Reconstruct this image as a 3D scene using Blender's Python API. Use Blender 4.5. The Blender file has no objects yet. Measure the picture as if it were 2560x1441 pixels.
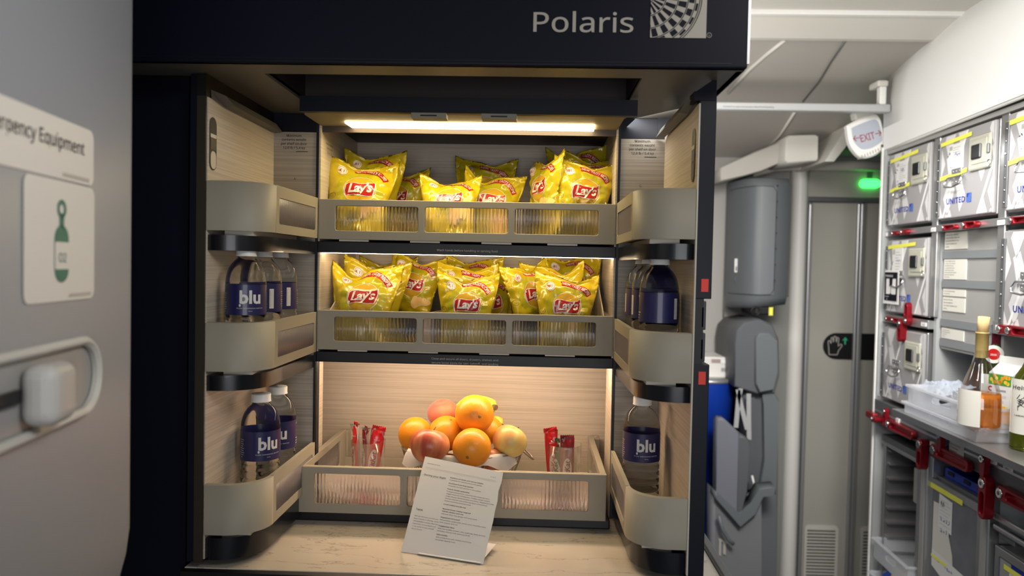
import bpy, bmesh, math, random
from mathutils import Vector, Matrix, noise
PI = math.pi
C = bpy.context.scene.collection
random.seed(7)
EYE = 1.6        # height of the lens above the cabin floor; the scene is laid out from the lens and lifted by EYE at the end
# ------------------------------------------------------------------ camera
F, YAW, PITCH, ROLL = 1850.0, 0.0303, -0.0291, 0.0205
def ray(u, v):
    a, b = (u-1280)/F, (v-720.5)/F
    c, s = math.cos(ROLL), math.sin(ROLL)
    x = c*a+s*b; z = -(-s*a+c*b)
    c, s = math.cos(PITCH), math.sin(PITCH)
    Y = c-s*z; Z = s+c*z
    c, s = math.cos(YAW), math.sin(YAW)
    return Vector((c*x-s*Y, s*x+c*Y, Z))
def atY(u, v, Y): r = ray(u, v); return r*(Y/r.y)
def atX(u, v, X): r = ray(u, v); return r*(X/r.x)
def atZ(u, v, Z): r = ray(u, v); return r*(Z/r.z)
def onp(u, v, p, n):
    r = ray(u, v); return r*(p.dot(n)/r.dot(n))
cam = bpy.data.cameras.new('camera'); co = bpy.data.objects.new('camera', cam); C.objects.link(co)
f0 = ray(1280, 720.5).normalized(); r0 = (ray(1380, 720.5)-ray(1180, 720.5)).normalized(); u0 = (ray(1280, 620.5)-ray(1280, 820.5)).normalized()
co.matrix_world = Matrix(((r0.x, u0.x, -f0.x, 0), (r0.y, u0.y, -f0.y, 0), (r0.z, u0.z, -f0.z, EYE), (0, 0, 0, 1)))
cam.sensor_width = 36; cam.lens = F/2560*36; cam.clip_start = .02
cam.dof.use_dof = True; cam.dof.focus_distance = 1.22; cam.dof.aperture_fstop = 4.0
bpy.context.scene.camera = co
# ------------------------------------------------------------------ light
w = bpy.data.worlds.new('world'); bpy.context.scene.world = w; w.use_nodes = True
w.node_tree.nodes['Background'].inputs[0].default_value = (.80, .86, 1, 1)
w.node_tree.nodes['Background'].inputs[1].default_value = .17
vs = bpy.context.scene.view_settings
vs.view_transform = 'Standard'; vs.look = 'None'; vs.gamma = 1; vs.exposure = 0; vs.use_curve_mapping = False
def area(name, loc, target, sx, sy, power, col):
    l = bpy.data.lights.new(name, 'AREA'); l.shape = 'RECTANGLE'; l.size = sx; l.size_y = sy; l.energy = power; l.color = col
    o = bpy.data.objects.new(name, l); C.objects.link(o); o.location = loc
    o.rotation_euler = (Vector(target)-Vector(loc)).to_track_quat('-Z', 'Y').to_euler(); return o
area('aisle_ceiling_light', (.50, 1.35, .66), (1.05, 1.75, .1), .25, 1.1, 12, (1, .98, .94))
area('galley_ceiling_light', (.62, .45, .66), (1.05, 1.5, -.2), .4, .5, 6, (1, .96, .91))
area('work_deck_light', (.93, 1.65, .33), (.93, 1.66, -.6), .08, .8, 2.2, (1, 1, 1))
area('aisle_end_fill', (.62, 1.0, .60), (.92, 3.0, -.65), .4, .3, 4.8, (1, .97, .92)).data.spread = math.radians(70)  # fill lamp added out of view to brighten the lavatory door and jump seat
area('locker_fill', (.55, .10, .55), (-.50, .60, .10), .4, .3, .75, (1, .98, .95)).data.spread = math.radians(45)  # added lamp without a fixture, a narrow beam that lifts the dark locker
area('roof_fill', (.20, 1.95, .22), (.95, 2.7, .52), .3, .3, 4.5, (1, .95, .88))  # unseen lamp added behind the cabinet to light the sloping roof
area('front_fill', (.1, -.9, -.15), (-.1, 1.2, -.3), 1.0, .6, 9, (.97, .98, 1))  # fill added behind the lens for the surfaces that face it
# ------------------------------------------------------------------ materials
MATS = {}
def mat(name, col, rough=.5, metal=0, emit=0, ecol=None, trans=0, ior=1.45, coat=0, alpha=1, bump=None, sheen=0, spec=None):
    if name in MATS: return MATS[name]
    m = bpy.data.materials.new(name); m.use_nodes = True; MATS[name] = m
    b = m.node_tree.nodes['Principled BSDF']; I = b.inputs
    I['Base Color'].default_value = (*col, 1); I['Roughness'].default_value = rough; I['Metallic'].default_value = metal
    I['Transmission Weight'].default_value = trans; I['IOR'].default_value = ior; I['Coat Weight'].default_value = coat; I['Alpha'].default_value = alpha
    I['Sheen Weight'].default_value = sheen
    if spec is not None: I['Specular IOR Level'].default_value = spec
    if emit: I['Emission Color'].default_value = (*(ecol or col), 1); I['Emission Strength'].default_value = emit
    if bump: add_bump(m, *bump)
    return m
def nd(m, t, **k):
    n = m.node_tree.nodes.new(t)
    for a, v in k.items(): setattr(n, a, v)
    return n
def lk(m, a, b): m.node_tree.links.new(a, b)
def add_bump(m, scale, strength, stretch=(1, 1, 1)):
    tc = nd(m, 'ShaderNodeTexCoord'); mp = nd(m, 'ShaderNodeMapping'); mp.inputs['Scale'].default_value = stretch
    n = nd(m, 'ShaderNodeTexNoise'); n.inputs['Scale'].default_value = scale; n.inputs['Detail'].default_value = 4
    b = nd(m, 'ShaderNodeBump'); b.inputs['Strength'].default_value = strength; b.inputs['Distance'].default_value = .001
    lk(m, tc.outputs['Object'], mp.inputs[0]); lk(m, mp.outputs[0], n.inputs['Vector']); lk(m, n.outputs['Fac'], b.inputs['Height'])
    lk(m, b.outputs[0], m.node_tree.nodes['Principled BSDF'].inputs['Normal'])
def mat_noise(name, c1, c2, scale, stretch=(1, 1, 1), rough=.5, metal=0, lo=.35, hi=.65, bump=0, coat=0, detail=4):
    m = mat(name, c1, rough, metal, coat=coat); p = m.node_tree.nodes['Principled BSDF']
    tc = nd(m, 'ShaderNodeTexCoord'); mp = nd(m, 'ShaderNodeMapping'); mp.inputs['Scale'].default_value = stretch
    n = nd(m, 'ShaderNodeTexNoise'); n.inputs['Scale'].default_value = scale; n.inputs['Detail'].default_value = detail
    r = nd(m, 'ShaderNodeValToRGB'); r.color_ramp.elements[0].position = lo; r.color_ramp.elements[1].position = hi
    r.color_ramp.elements[0].color = (*c1, 1); r.color_ramp.elements[1].color = (*c2, 1)
    lk(m, tc.outputs['Object'], mp.inputs[0]); lk(m, mp.outputs[0], n.inputs['Vector']); lk(m, n.outputs['Fac'], r.inputs[0]); lk(m, r.outputs[0], p.inputs['Base Color'])
    if bump:
        b = nd(m, 'ShaderNodeBump'); b.inputs['Strength'].default_value = bump; b.inputs['Distance'].default_value = .001
        lk(m, n.outputs['Fac'], b.inputs['Height']); lk(m, b.outputs[0], p.inputs['Normal'])
    return m
navy = mat('navy_black_paint', (.003, .0045, .010), .42, spec=.35)
navy_face = mat('navy_face_paint', (.0028, .004, .011), .5, spec=.22)
black = mat('black_plastic', (.004, .004, .005), .45)
black_gloss = mat('black_gloss', (.004, .005, .008), .28, coat=.2)
dark_steel = mat('dark_brushed_steel', (.09, .075, .055), .36, .75)
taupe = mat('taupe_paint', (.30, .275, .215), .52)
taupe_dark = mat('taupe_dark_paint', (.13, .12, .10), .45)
cream_edge = mat('cream_edge', (.55, .50, .42), .45)
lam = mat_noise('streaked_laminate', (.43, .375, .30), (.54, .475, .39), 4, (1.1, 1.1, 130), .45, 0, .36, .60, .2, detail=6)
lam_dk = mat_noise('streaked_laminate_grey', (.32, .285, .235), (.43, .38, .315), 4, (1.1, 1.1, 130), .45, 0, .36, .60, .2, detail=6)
panel_gold = mat('canopy_underside', (.22, .19, .12), .6, .2)
brown_dk = mat('dark_brown_panel', (.035, .026, .022), .5)
def see_through(m, fac, col=(.95, .95, .95)):
    t = m.node_tree; p = t.nodes['Principled BSDF']; out = t.nodes['Material Output']; tr = t.nodes.new('ShaderNodeBsdfTransparent'); tr.inputs[0].default_value = (*col, 1)
    mx = t.nodes.new('ShaderNodeMixShader'); mx.inputs[0].default_value = fac; t.links.new(p.outputs[0], mx.inputs[1]); t.links.new(tr.outputs[0], mx.inputs[2]); t.links.new(mx.outputs[0], out.inputs[0]); return m
def thin_clear(name, col, rough=.05, base=.03, gloss=True):
    m = mat(name, col, rough); t = m.node_tree; out = t.nodes['Material Output']; p = t.nodes['Principled BSDF']
    if gloss: p = t.nodes.new('ShaderNodeBsdfGlossy'); p.inputs['Roughness'].default_value = rough; p.inputs[0].default_value = (.9, .9, .9, 1)
    tr = t.nodes.new('ShaderNodeBsdfTransparent'); tr.inputs[0].default_value = (*col, 1)
    lw = t.nodes.new('ShaderNodeLayerWeight'); lw.inputs[0].default_value = .2; mp = t.nodes.new('ShaderNodeMapRange'); mp.inputs[3].default_value = base; mp.inputs[4].default_value = .45
    mx = t.nodes.new('ShaderNodeMixShader'); t.links.new(lw.outputs['Fresnel'], mp.inputs[0]); t.links.new(mp.outputs[0], mx.inputs[0]); t.links.new(tr.outputs[0], mx.inputs[1]); t.links.new(p.outputs[0], mx.inputs[2]); t.links.new(mx.outputs[0], out.inputs[0]); return m
print_dk = mat('dark_print', (.02, .018, .018), .6)
print_lt = mat('light_print', (.42, .40, .36), .6)
strip_w = mat('warm_light_strip', (1, .9, .7), emit=25, ecol=(1, .78, .42))
strip_m = mat('shelf_light_strip', (1, .85, .7), emit=27, ecol=(1, .74, .46))
strip_p = mat('lower_light_strip', (1, .85, .7), emit=38, ecol=(1, .71, .47))
red_mark = mat('red_marker', (.75, .05, .035), .5)
fluted = mat('fluted_plastic', (.92, .88, .90), .10, trans=.96, ior=1.38)
fluted_dk = mat('fluted_plastic_door', (.22, .20, .21), .3, trans=.25, ior=1.45)
steel = mat('brushed_aluminium', (.50, .50, .50), .32, .85)
steel_dk = mat('grey_metal', (.16, .165, .17), .4, .6)
chrome = mat('chrome', (.75, .75, .75), .15, 1)
white_pl = mat('white_plastic', (.78, .77, .74), .4)
paper = mat('white_paper', (.72, .71, .69), .7)
see_through(fluted, .06); see_through(fluted_dk, .15)
# ------------------------------------------------------------------ mesh helpers
class B:
    def __init__(s): s.bm = bmesh.new(); s.mats = []
    def mi(s, m):
        if m not in s.mats: s.mats.append(m)
        return s.mats.index(m)
    def face(s, pts, m):
        f = s.bm.faces.new([s.bm.verts.new(p) for p in pts]); f.material_index = s.mi(m); return f
    def box(s, x0, x1, y0, y1, z0, z1, m, bev=0, seg=2, M=None):
        r = bmesh.ops.create_cube(s.bm, size=1); vs_ = r['verts']
        for v in vs_:
            v.co = Vector(((x0+x1)/2+v.co.x*(x1-x0), (y0+y1)/2+v.co.y*(y1-y0), (z0+z1)/2+v.co.z*(z1-z0)))
        fs = set(f for v in vs_ for f in v.link_faces)
        k = s.mi(m)
        for f in fs: f.material_index = k
        if bev:
            es = list(set(e for f in fs for e in f.edges))
            r = bmesh.ops.bevel(s.bm, geom=es, offset=bev, segments=seg, profile=.5, affect='EDGES')
            vs_ = list(set(v for f in r['faces'] for v in f.verts) | set(v for v in vs_ if v.is_valid))
            for f in r['faces']: f.material_index = k
        if M is not None:
            for v in vs_: v.co = M @ v.co
        return s
    def prism(s, pts, vec, m, smooth=False):
        vec = Vector(vec); a = [s.bm.verts.new(p) for p in pts]; b = [s.bm.verts.new(Vector(p)+vec) for p in pts]
        k = s.mi(m); n = len(pts)
        if smooth: fs = [s.bm.faces.new([s.bm.verts.new(v.co) for v in a]), s.bm.faces.new([s.bm.verts.new(v.co) for v in reversed(b)])]
        else: fs = [s.bm.faces.new(a), s.bm.faces.new(list(reversed(b)))]
        for i in range(n):
            f = s.bm.faces.new((a[i], b[i], b[(i+1) % n], a[(i+1) % n])); fs.append(f); f.smooth = smooth
        for f in fs: f.material_index = k
        return s
    def cyl(s, p0, p1, r0, r1, m, n=20, caps=True):
        p0 = Vector(p0); p1 = Vector(p1); d = (p1-p0).normalized()
        x = d.orthogonal().normalized(); y = d.cross(x); k = s.mi(m)
        A = [s.bm.verts.new(p0+(x*math.cos(2*PI*i/n)+y*math.sin(2*PI*i/n))*r0) for i in range(n)]
        Bv = [s.bm.verts.new(p1+(x*math.cos(2*PI*i/n)+y*math.sin(2*PI*i/n))*r1) for i in range(n)]
        for i in range(n):
            f = s.bm.faces.new((A[i], A[(i+1) % n], Bv[(i+1) % n], Bv[i])); f.smooth = True; f.material_index = k
        if caps:
            for l in (list(reversed(A)), Bv):
                f = s.bm.faces.new(l); f.material_index = k
        return s
    def lathe(s, prof, m, n=40, c=(0, 0, 0), closed=False, sx=1, sy=1):
        k = s.mi(m); rings = []; c = Vector(c)
        for r, z in prof:
            if r < 1e-6: rings.append([s.bm.verts.new(c+Vector((0, 0, z)))])
            else: rings.append([s.bm.verts.new(c+Vector((r*sx*math.cos(2*PI*i/n), r*sy*math.sin(2*PI*i/n), z))) for i in range(n)])
        if closed: rings.append(rings[0])
        for a, b in zip(rings, rings[1:]):
            for i in range(n):
                j = (i+1) % n
                if len(a) == 1 and len(b) == 1: continue
                if len(a) == 1: f = s.bm.faces.new((a[0], b[i], b[j])) if False else s.bm.faces.new((a[0], b[j], b[i]))
                elif len(b) == 1: f = s.bm.faces.new((a[i], a[j], b[0]))
                else: f = s.bm.faces.new((a[i], a[j], b[j], b[i]))
                f.smooth = True; f.material_index = k
        return s
    def tube(s, pts, r, m, n=8, closed=False):
        k = s.mi(m); P = [Vector(p) for p in pts]; rings = []; N = len(P); up = None
        for i, p in enumerate(P):
            if closed: d = (P[(i+1) % N]-P[i-1]).normalized()
            else: d = (P[min(i+1, N-1)]-P[max(i-1, 0)]).normalized()
            if up is None: up = d.orthogonal().normalized()
            x = (up-d*up.dot(d)).normalized(); up = x; y = d.cross(x)
            rr = r(i/(N-1)) if callable(r) else r
            rings.append([s.bm.verts.new(p+(x*math.cos(2*PI*j/n)+y*math.sin(2*PI*j/n))*rr) for j in range(n)])
        pr = list(zip(rings, rings[1:]))+([(rings[-1], rings[0])] if closed else [])
        for a, b in pr:
            for j in range(n):
                f = s.bm.faces.new((a[j], a[(j+1) % n], b[(j+1) % n], b[j])); f.smooth = True; f.material_index = k
        if not closed:
            for l in (list(reversed(rings[0])), rings[-1]):
                f = s.bm.faces.new(l); f.material_index = k
        return s
    def add2d(s, shape, fn, m, cell=None):
        vs2, fs2 = shape; t = bmesh.new(); vv = [t.verts.new((x, y, 0)) for x, y in vs2]
        for f in fs2:
            try: t.faces.new([vv[i] for i in f])
            except ValueError: pass
        if cell:
            xs = [x for x, y in vs2]; ys = [y for x, y in vs2]
            for ax, lo, hi in ((0, min(xs), max(xs)), (1, min(ys), max(ys))):
                q = math.ceil(lo/cell)*cell
                while q < hi:
                    no = (1, 0, 0) if ax == 0 else (0, 1, 0); cp = (q, 0, 0) if ax == 0 else (0, q, 0)
                    bmesh.ops.bisect_plane(t, geom=t.verts[:]+t.edges[:]+t.faces[:], plane_co=cp, plane_no=no); q += cell
        k = s.mi(m); mp = {}
        for v in t.verts: mp[v] = s.bm.verts.new(fn(v.co.x, v.co.y))
        for f in t.faces:
            try:
                g = s.bm.faces.new([mp[v] for v in f.verts]); g.material_index = k; g.smooth = cell is not None
            except ValueError: pass
        t.free(); return s
    def plate(s, outer, holes, th, fn, m, bev=0):
        """a flat plate with holes: outline and holes in (u, v), thickness th along the third argument of fn"""
        cu = bpy.data.curves.new('c', 'CURVE'); cu.dimensions = '2D'; cu.fill_mode = 'BOTH'; cu.extrude = th/2-bev; cu.bevel_depth = bev; cu.bevel_resolution = 0
        for lp in [outer]+holes:
            sp = cu.splines.new('POLY'); sp.points.add(len(lp)-1); sp.use_cyclic_u = True
            for i, (x, y) in enumerate(lp): sp.points[i].co = (x, y, 0, 1)
        if bev: cu.offset = -bev
        o = bpy.data.objects.new('c', cu); me = bpy.data.meshes.new_from_object(o); k = s.mi(m)
        vv = [s.bm.verts.new(fn(v.co.x, v.co.y, v.co.z)) for v in me.vertices]
        for p in me.polygons:
            try: f = s.bm.faces.new([vv[i] for i in p.vertices]); f.material_index = k
            except ValueError: pass
        bpy.data.objects.remove(o); bpy.data.curves.remove(cu); bpy.data.meshes.remove(me); return s
    def obj(s, name, parent=None, recalc=True, weld=False, loc=None):
        if weld: bmesh.ops.remove_doubles(s.bm, verts=s.bm.verts, dist=1e-5)
        if recalc: bmesh.ops.recalc_face_normals(s.bm, faces=s.bm.faces)
        me = bpy.data.meshes.new(name)
        if loc is not None: bmesh.ops.translate(s.bm, verts=s.bm.verts, vec=-Vector(loc))
        s.bm.to_mesh(me); s.bm.free()
        for m in s.mats: me.materials.append(m)
        o = bpy.data.objects.new(name, me); C.objects.link(o)
        if loc is not None: o.location = loc
        if parent: o.parent = parent
        return o
def tag(o, label=None, cat=None, group=None, kind=None):
    if label: o['label'] = label
    if cat: o['category'] = cat
    if group: o['group'] = group
    if kind: o['kind'] = kind
    return o
def thing(name, label, cat, loc=(0, 0, 0), rot=(0, 0, 0), group=None):
    o = bpy.data.objects.new(name, None); C.objects.link(o); o.location = loc; o.rotation_euler = rot; o.empty_display_size = .05
    return tag(o, label, cat, group)
def dup(o, parent=None):
    c = o.copy(); C.objects.link(c)
    if parent: c.parent = parent
    for ch in list(o.children): dup(ch, c)
    return c
def struct(b, name, parent=None):
    o = b.obj(name, parent)
    if not parent: o['kind'] = 'structure'
    return o
def rrect(x0, x1, y0, y1, r, n=5):
    P = []
    for cx, cy, a in ((x1-r, y1-r, 0), (x0+r, y1-r, 90), (x0+r, y0+r, 180), (x1-r, y0+r, 270)):
        for i in range(n+1):
            t = math.radians(a+90*i/n); P.append((cx+r*math.cos(t), cy+r*math.sin(t)))
    return P
def poly(pts): return (list(pts), [tuple(range(len(pts)))])
def rect(x0, x1, y0, y1): return poly([(x0, y0), (x1, y0), (x1, y1), (x0, y1)])
def disc(cx, cy, r, n=28, ry=None): return poly([(cx+r*math.cos(2*PI*i/n), cy+(ry or r)*math.sin(2*PI*i/n)) for i in range(n)])
def ring(cx, cy, r0, r1, a0=0, a1=360, n=32):
    V = []; Fc = []
    for i in range(n+1):
        t = math.radians(a0+(a1-a0)*i/n); V += [(cx+r0*math.cos(t), cy+r0*math.sin(t)), (cx+r1*math.cos(t), cy+r1*math.sin(t))]
    for i in range(n): Fc.append((2*i, 2*i+1, 2*i+3, 2*i+2))
    return V, Fc
_tc = {}
try:      # the interface typeface that ships with Blender; its built-in one otherwise
    import os
    FONT = bpy.data.fonts.load(os.path.join(bpy.utils.system_resource('DATAFILES'), 'fonts', 'NotoSansMath-Regular.woff2'))
except Exception:
    FONT = None
def text(s, size=1, align='LEFT', bold=0, shear=0, space=1, line=1, width=None, res=2, own=False):
    """outline lettering as a 2D triangle mesh; width squeezes or stretches it to fit"""
    key = (s, bold, shear, space, align, line, res, own)
    if key not in _tc:
        cu = bpy.data.curves.new('t', 'FONT'); cu.body = s; cu.size = 1; cu.align_x = align; cu.offset = bold if own or not FONT else min(bold, .007); cu.shear = shear
        cu.space_character = space
        if FONT and not own: cu.font = FONT
        cu.space_character = space; cu.space_line = line; cu.resolution_u = res; cu.fill_mode = 'BOTH'
        o = bpy.data.objects.new('t', cu); me = bpy.data.meshes.new_from_object(o)
        _tc[key] = ([(v.co.x, v.co.y) for v in me.vertices], [tuple(p.vertices) for p in me.polygons])
        bpy.data.objects.remove(o); bpy.data.curves.remove(cu); bpy.data.meshes.remove(me)
    V, Fc = _tc[key]
    sx = size
    if width:
        xs = [x for x, y in V]; sx = width/(max(xs)-min(xs))
    return [(x*sx, y*size) for x, y in V], Fc
def mv(shape, dx, dy, rot=0, sc=1):
    c, s = math.cos(rot), math.sin(rot)
    return [((x*c-y*s)*sc+dx, (x*s+y*c)*sc+dy) for x, y in shape[0]], shape[1]
def bend(shape, R, a0):
    """wrap a line of lettering round a circle of radius R starting at angle a0 (clockwise)"""
    return [((R+y)*math.cos(a0-x/R), (R+y)*math.sin(a0-x/R)) for x, y in shape[0]], shape[1]
def plane(o, ex, ey, off=0):
    o = Vector(o); ex = Vector(ex).normalized(); ey = Vector(ey).normalized(); n = ex.cross(ey).normalized()
    return lambda u, v, w=0: o+ex*u+ey*v+n*(w+off)
def squig(n, L, h, rnd, m=.0):
    """a line of handwriting strokes, n marks along length L and height h"""
    V = []; Fc = []; t = h*.14
    for i in range(n):
        x = i*L/n; pts = [(x+rnd.random()*L/n*.9, rnd.random()*h) for _ in range(4)]
        for a, b in zip(pts, pts[1:]):
            d = Vector((b[0]-a[0], b[1]-a[1])); 
            if d.length < 1e-6: continue
            q = Vector((-d.y, d.x)).normalized()*t/2; k = len(V)
            V += [(a[0]+q.x, a[1]+q.y), (a[0]-q.x, a[1]-q.y), (b[0]-q.x, b[1]-q.y), (b[0]+q.x, b[1]+q.y)]; Fc.append((k, k+1, k+2, k+3))
    return V, Fc
# ------------------------------------------------------------------ snack cabinet
D, XL, XR, T, DN = 1.2375, -.366, .134, .0764, .984
BK = 1.4924; ZD = .219; ZTOP = -.42; ZH = .2503; YH = .93
cab = thing('snack_cabinet', 'dark navy self-service snack cabinet with lit shelves and both doors open', 'cabinet', (0, 0, 0))
Z6_ = -.1676
# carcass: outer shell round the niche
b = B()
b.box(XL-.10, XL-.064, D+.002, 1.56, ZTOP+.0005, .26, navy)
b.box(XR+.064, XR+.105, D+.002, 1.56, ZTOP+.0005, .26, navy)
b.box(XL-.10, XR+.105, 1.53, 1.56, ZTOP+.0005, .26, navy)
b.box(XL-.004, XL, D-.003, D+.03, Z6_, ZD+.02, black); b.box(XL-.004, XL, D-.003, D+.002, ZTOP, Z6_, black); b.box(XR, XR+.004, D-.003, D+.03, ZTOP, ZD+.02, black)
b.box(XL-.10, XL-.0005, D+.003, D+.02, ZTOP+.0005, ZH-.001, navy); b.box(XR+.0005, XR+.105, D+.003, D+.02, ZTOP+.0005, ZH-.001, navy)
b.obj('cabinet_body', cab)
b = B(); Z3, Z2, Z5, Z6 = .0173, .036, -.150, -.1676
b.box(XL, XL+.003, D, BK, Z6, .25, lam); b.box(XL-.0135, XL-.012, D+.002, 1.320, ZTOP+.001, Z6+.0005, lam); b.box(XL-.0135, XL+.001, D+.002, 1.320, Z6-.001, Z6+.002, lam); b.obj('side_lining', cab)
b = B(); b.box(XR-.003, XR, D, BK, Z6, .25, lam); b.box(XR-.001, XR+.001, D+.002, 1.335, ZTOP+.001, Z6+.0005, lam); b.obj('side_lining', cab)
b = B(); b.box(XL, XR, BK-.001, BK+.003, Z6, .25, lam); b.box(XL-.06, XR+.06, BK-.006, BK+.003, ZTOP, Z6, lam)
b.obj('back_panel', cab)
b = B(); b.box(XL, XR, D, BK, .2439, .247, brown_dk); b.obj('niche_ceiling', cab)
# canopy with the lamp
cz = .2245
b = B(); yb = 1.092
b.box(-.353, .145, yb, yb+.012, cz-.001, cz+.022, navy); b.obj('canopy_bar', cab)
cb_ = .2300
b = B(); b.prism([(-.350, yb+.012, cb_), (.142, yb+.012, cb_), (XR-.002, 1.15, cb_), (XR-.002, D+.05, cb_), (XL+.002, D+.05, cb_), (XL+.002, 1.15, cb_)], (0, 0, .008), panel_gold); b.obj('canopy', cab)
zs_ = cb_-.003; p0 = atZ(862, 308, zs_); p1 = atZ(880, 320, zs_); p2 = atZ(1484, 329, zs_); p3 = atZ(1487, 317, zs_)
b = B(); b.prism([p0, p1, p2, p3], (0, 0, .0028), strip_w); tag(b.obj('light_strip', cab), 'glowing warm light strip')
b = B(); b.box(XL+.004, XR-.004, max(p1.y, p2.y)+.003, max(p1.y, p2.y)+.007, cb_-.010, cb_, brown_dk); b.obj('added_baffle', cab)  # lip added behind the strip to keep its light off the back wall
for u in (1072, 1248):
    p = atY(u, 291, yb-.001); b = B()
    b.box(p.x-.026, p.x+.026, yb-.004, yb+.02, cz-.009, cz-.001, taupe, .001)
    b.box(p.x-.012, p.x+.012, yb-.0045, yb+.005, cz-.0065, cz-.0045, black); b.obj('latch_keeper', cab)
# shelf dividers with lettering and lamps below
for zt, zb, st, txt, w_, nm in ((Z2, Z3, strip_m, ['Wash hands before handling or serving food'], .0, 'a'), (Z5, Z6, strip_p, ['Close and secure all doors, drawers, shelves and', 'secure loose items for taxi, takeoff, and landing'], 0, 'b')):
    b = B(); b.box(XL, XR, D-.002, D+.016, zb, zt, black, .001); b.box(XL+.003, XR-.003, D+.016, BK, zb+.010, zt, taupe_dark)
    s = b.obj('shelf_divider', cab)
    b = B()
    if nm == 'a': b.box(XL+.004, XR-.004, D+.017, D+.022, zb-.0008, zb+.009, st)
    else: b.box(XL+.02, XR-.02, 1.262, 1.282, zb-.0032, zb+.009, st)
    tag(b.obj('light_strip', s), 'glowing light strip under the shelf')
    b = B()
    for i, l in enumerate(txt):
        y = 626 if nm == 'a' else 898+i*10
        p = atY(1168 if nm == 'a' else 1162, y, D-.0025)
        b.add2d(text(l, .0068, 'CENTER', width=.1015 if nm == 'a' else .112), plane(p-Vector((0, 0, .0025)), (1, 0, -.004), (0, 0, 1)), print_lt)
    b.obj('lettering', s)
# rotating placards printed on the side linings
b = B()
for i, l in enumerate(['Maximum contents', 'weight per shelf', '22.0 lb / 10 kg']):
    p = atX(824, 362+i*11+3, XL+.0035)
    b.add2d(text(l, .007, 'CENTER'), plane(p, (0, 1, 0), (0, 0, 1)), print_dk)
b.obj('side_placard', cab); b = B()
for i, l in enumerate(['Maximum contents', 'weight per shelf', '22.0 lb / 10 kg']):
    p = atX(1530, 372+i*11, XR-.0035)
    b.add2d(text(l, .007, 'CENTER'), plane(p, (0, -1, 0), (0, 0, 1)), print_dk)
b.obj('side_placard', cab)
# ---------------------------------------------------------------- doors
def fluted_pane(o, ex, L, zb, zt, m, pitch=.0056, th=.003):
    """a ribbed pane in the plane of ex and z"""
    bb = B(); ex = Vector(ex); n = ex.cross(Vector((0, 0, 1))); N = max(2, int(L/pitch))*4; o = Vector(o); k = bb.mi(m); A = []
    for i in range(N+1):
        t = L*i/N; wv = abs(math.sin(PI*i/4))*.0011
        p = o+ex*t; A.append([bb.bm.verts.new((p+n*(th/2+wv)).to_3d()+Vector((0, 0, z))) for z in (zb, zt)]+[bb.bm.verts.new(p-n*th/2+Vector((0, 0, z))) for z in (zb, zt)])
    for a, c in zip(A, A[1:]):
        for i, j in ((0, 1), (1, 3), (3, 2), (2, 0)):
            f = bb.bm.faces.new((a[i], c[i], c[j], a[j])); f.material_index = k; f.smooth = (i, j) == (0, 1)
    for a in (A[0], A[-1]): bb.bm.faces.new((a[0], a[1], a[3], a[2])).material_index = k
    return bb
def path(R, off, sgn, X, n=16):
    """plan outline of the door bin wall, from the outer panel round the corner to the hinge"""
    P = [(X-sgn*T, DN+off)]
    P.append((X-sgn*(R), DN+off))
    for i in range(1, n+1):
        a = PI/2*i/n; P.append((X-sgn*R+sgn*(R-off)*math.sin(a), DN+R-(R-off)*math.cos(a)))
    return P
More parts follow.
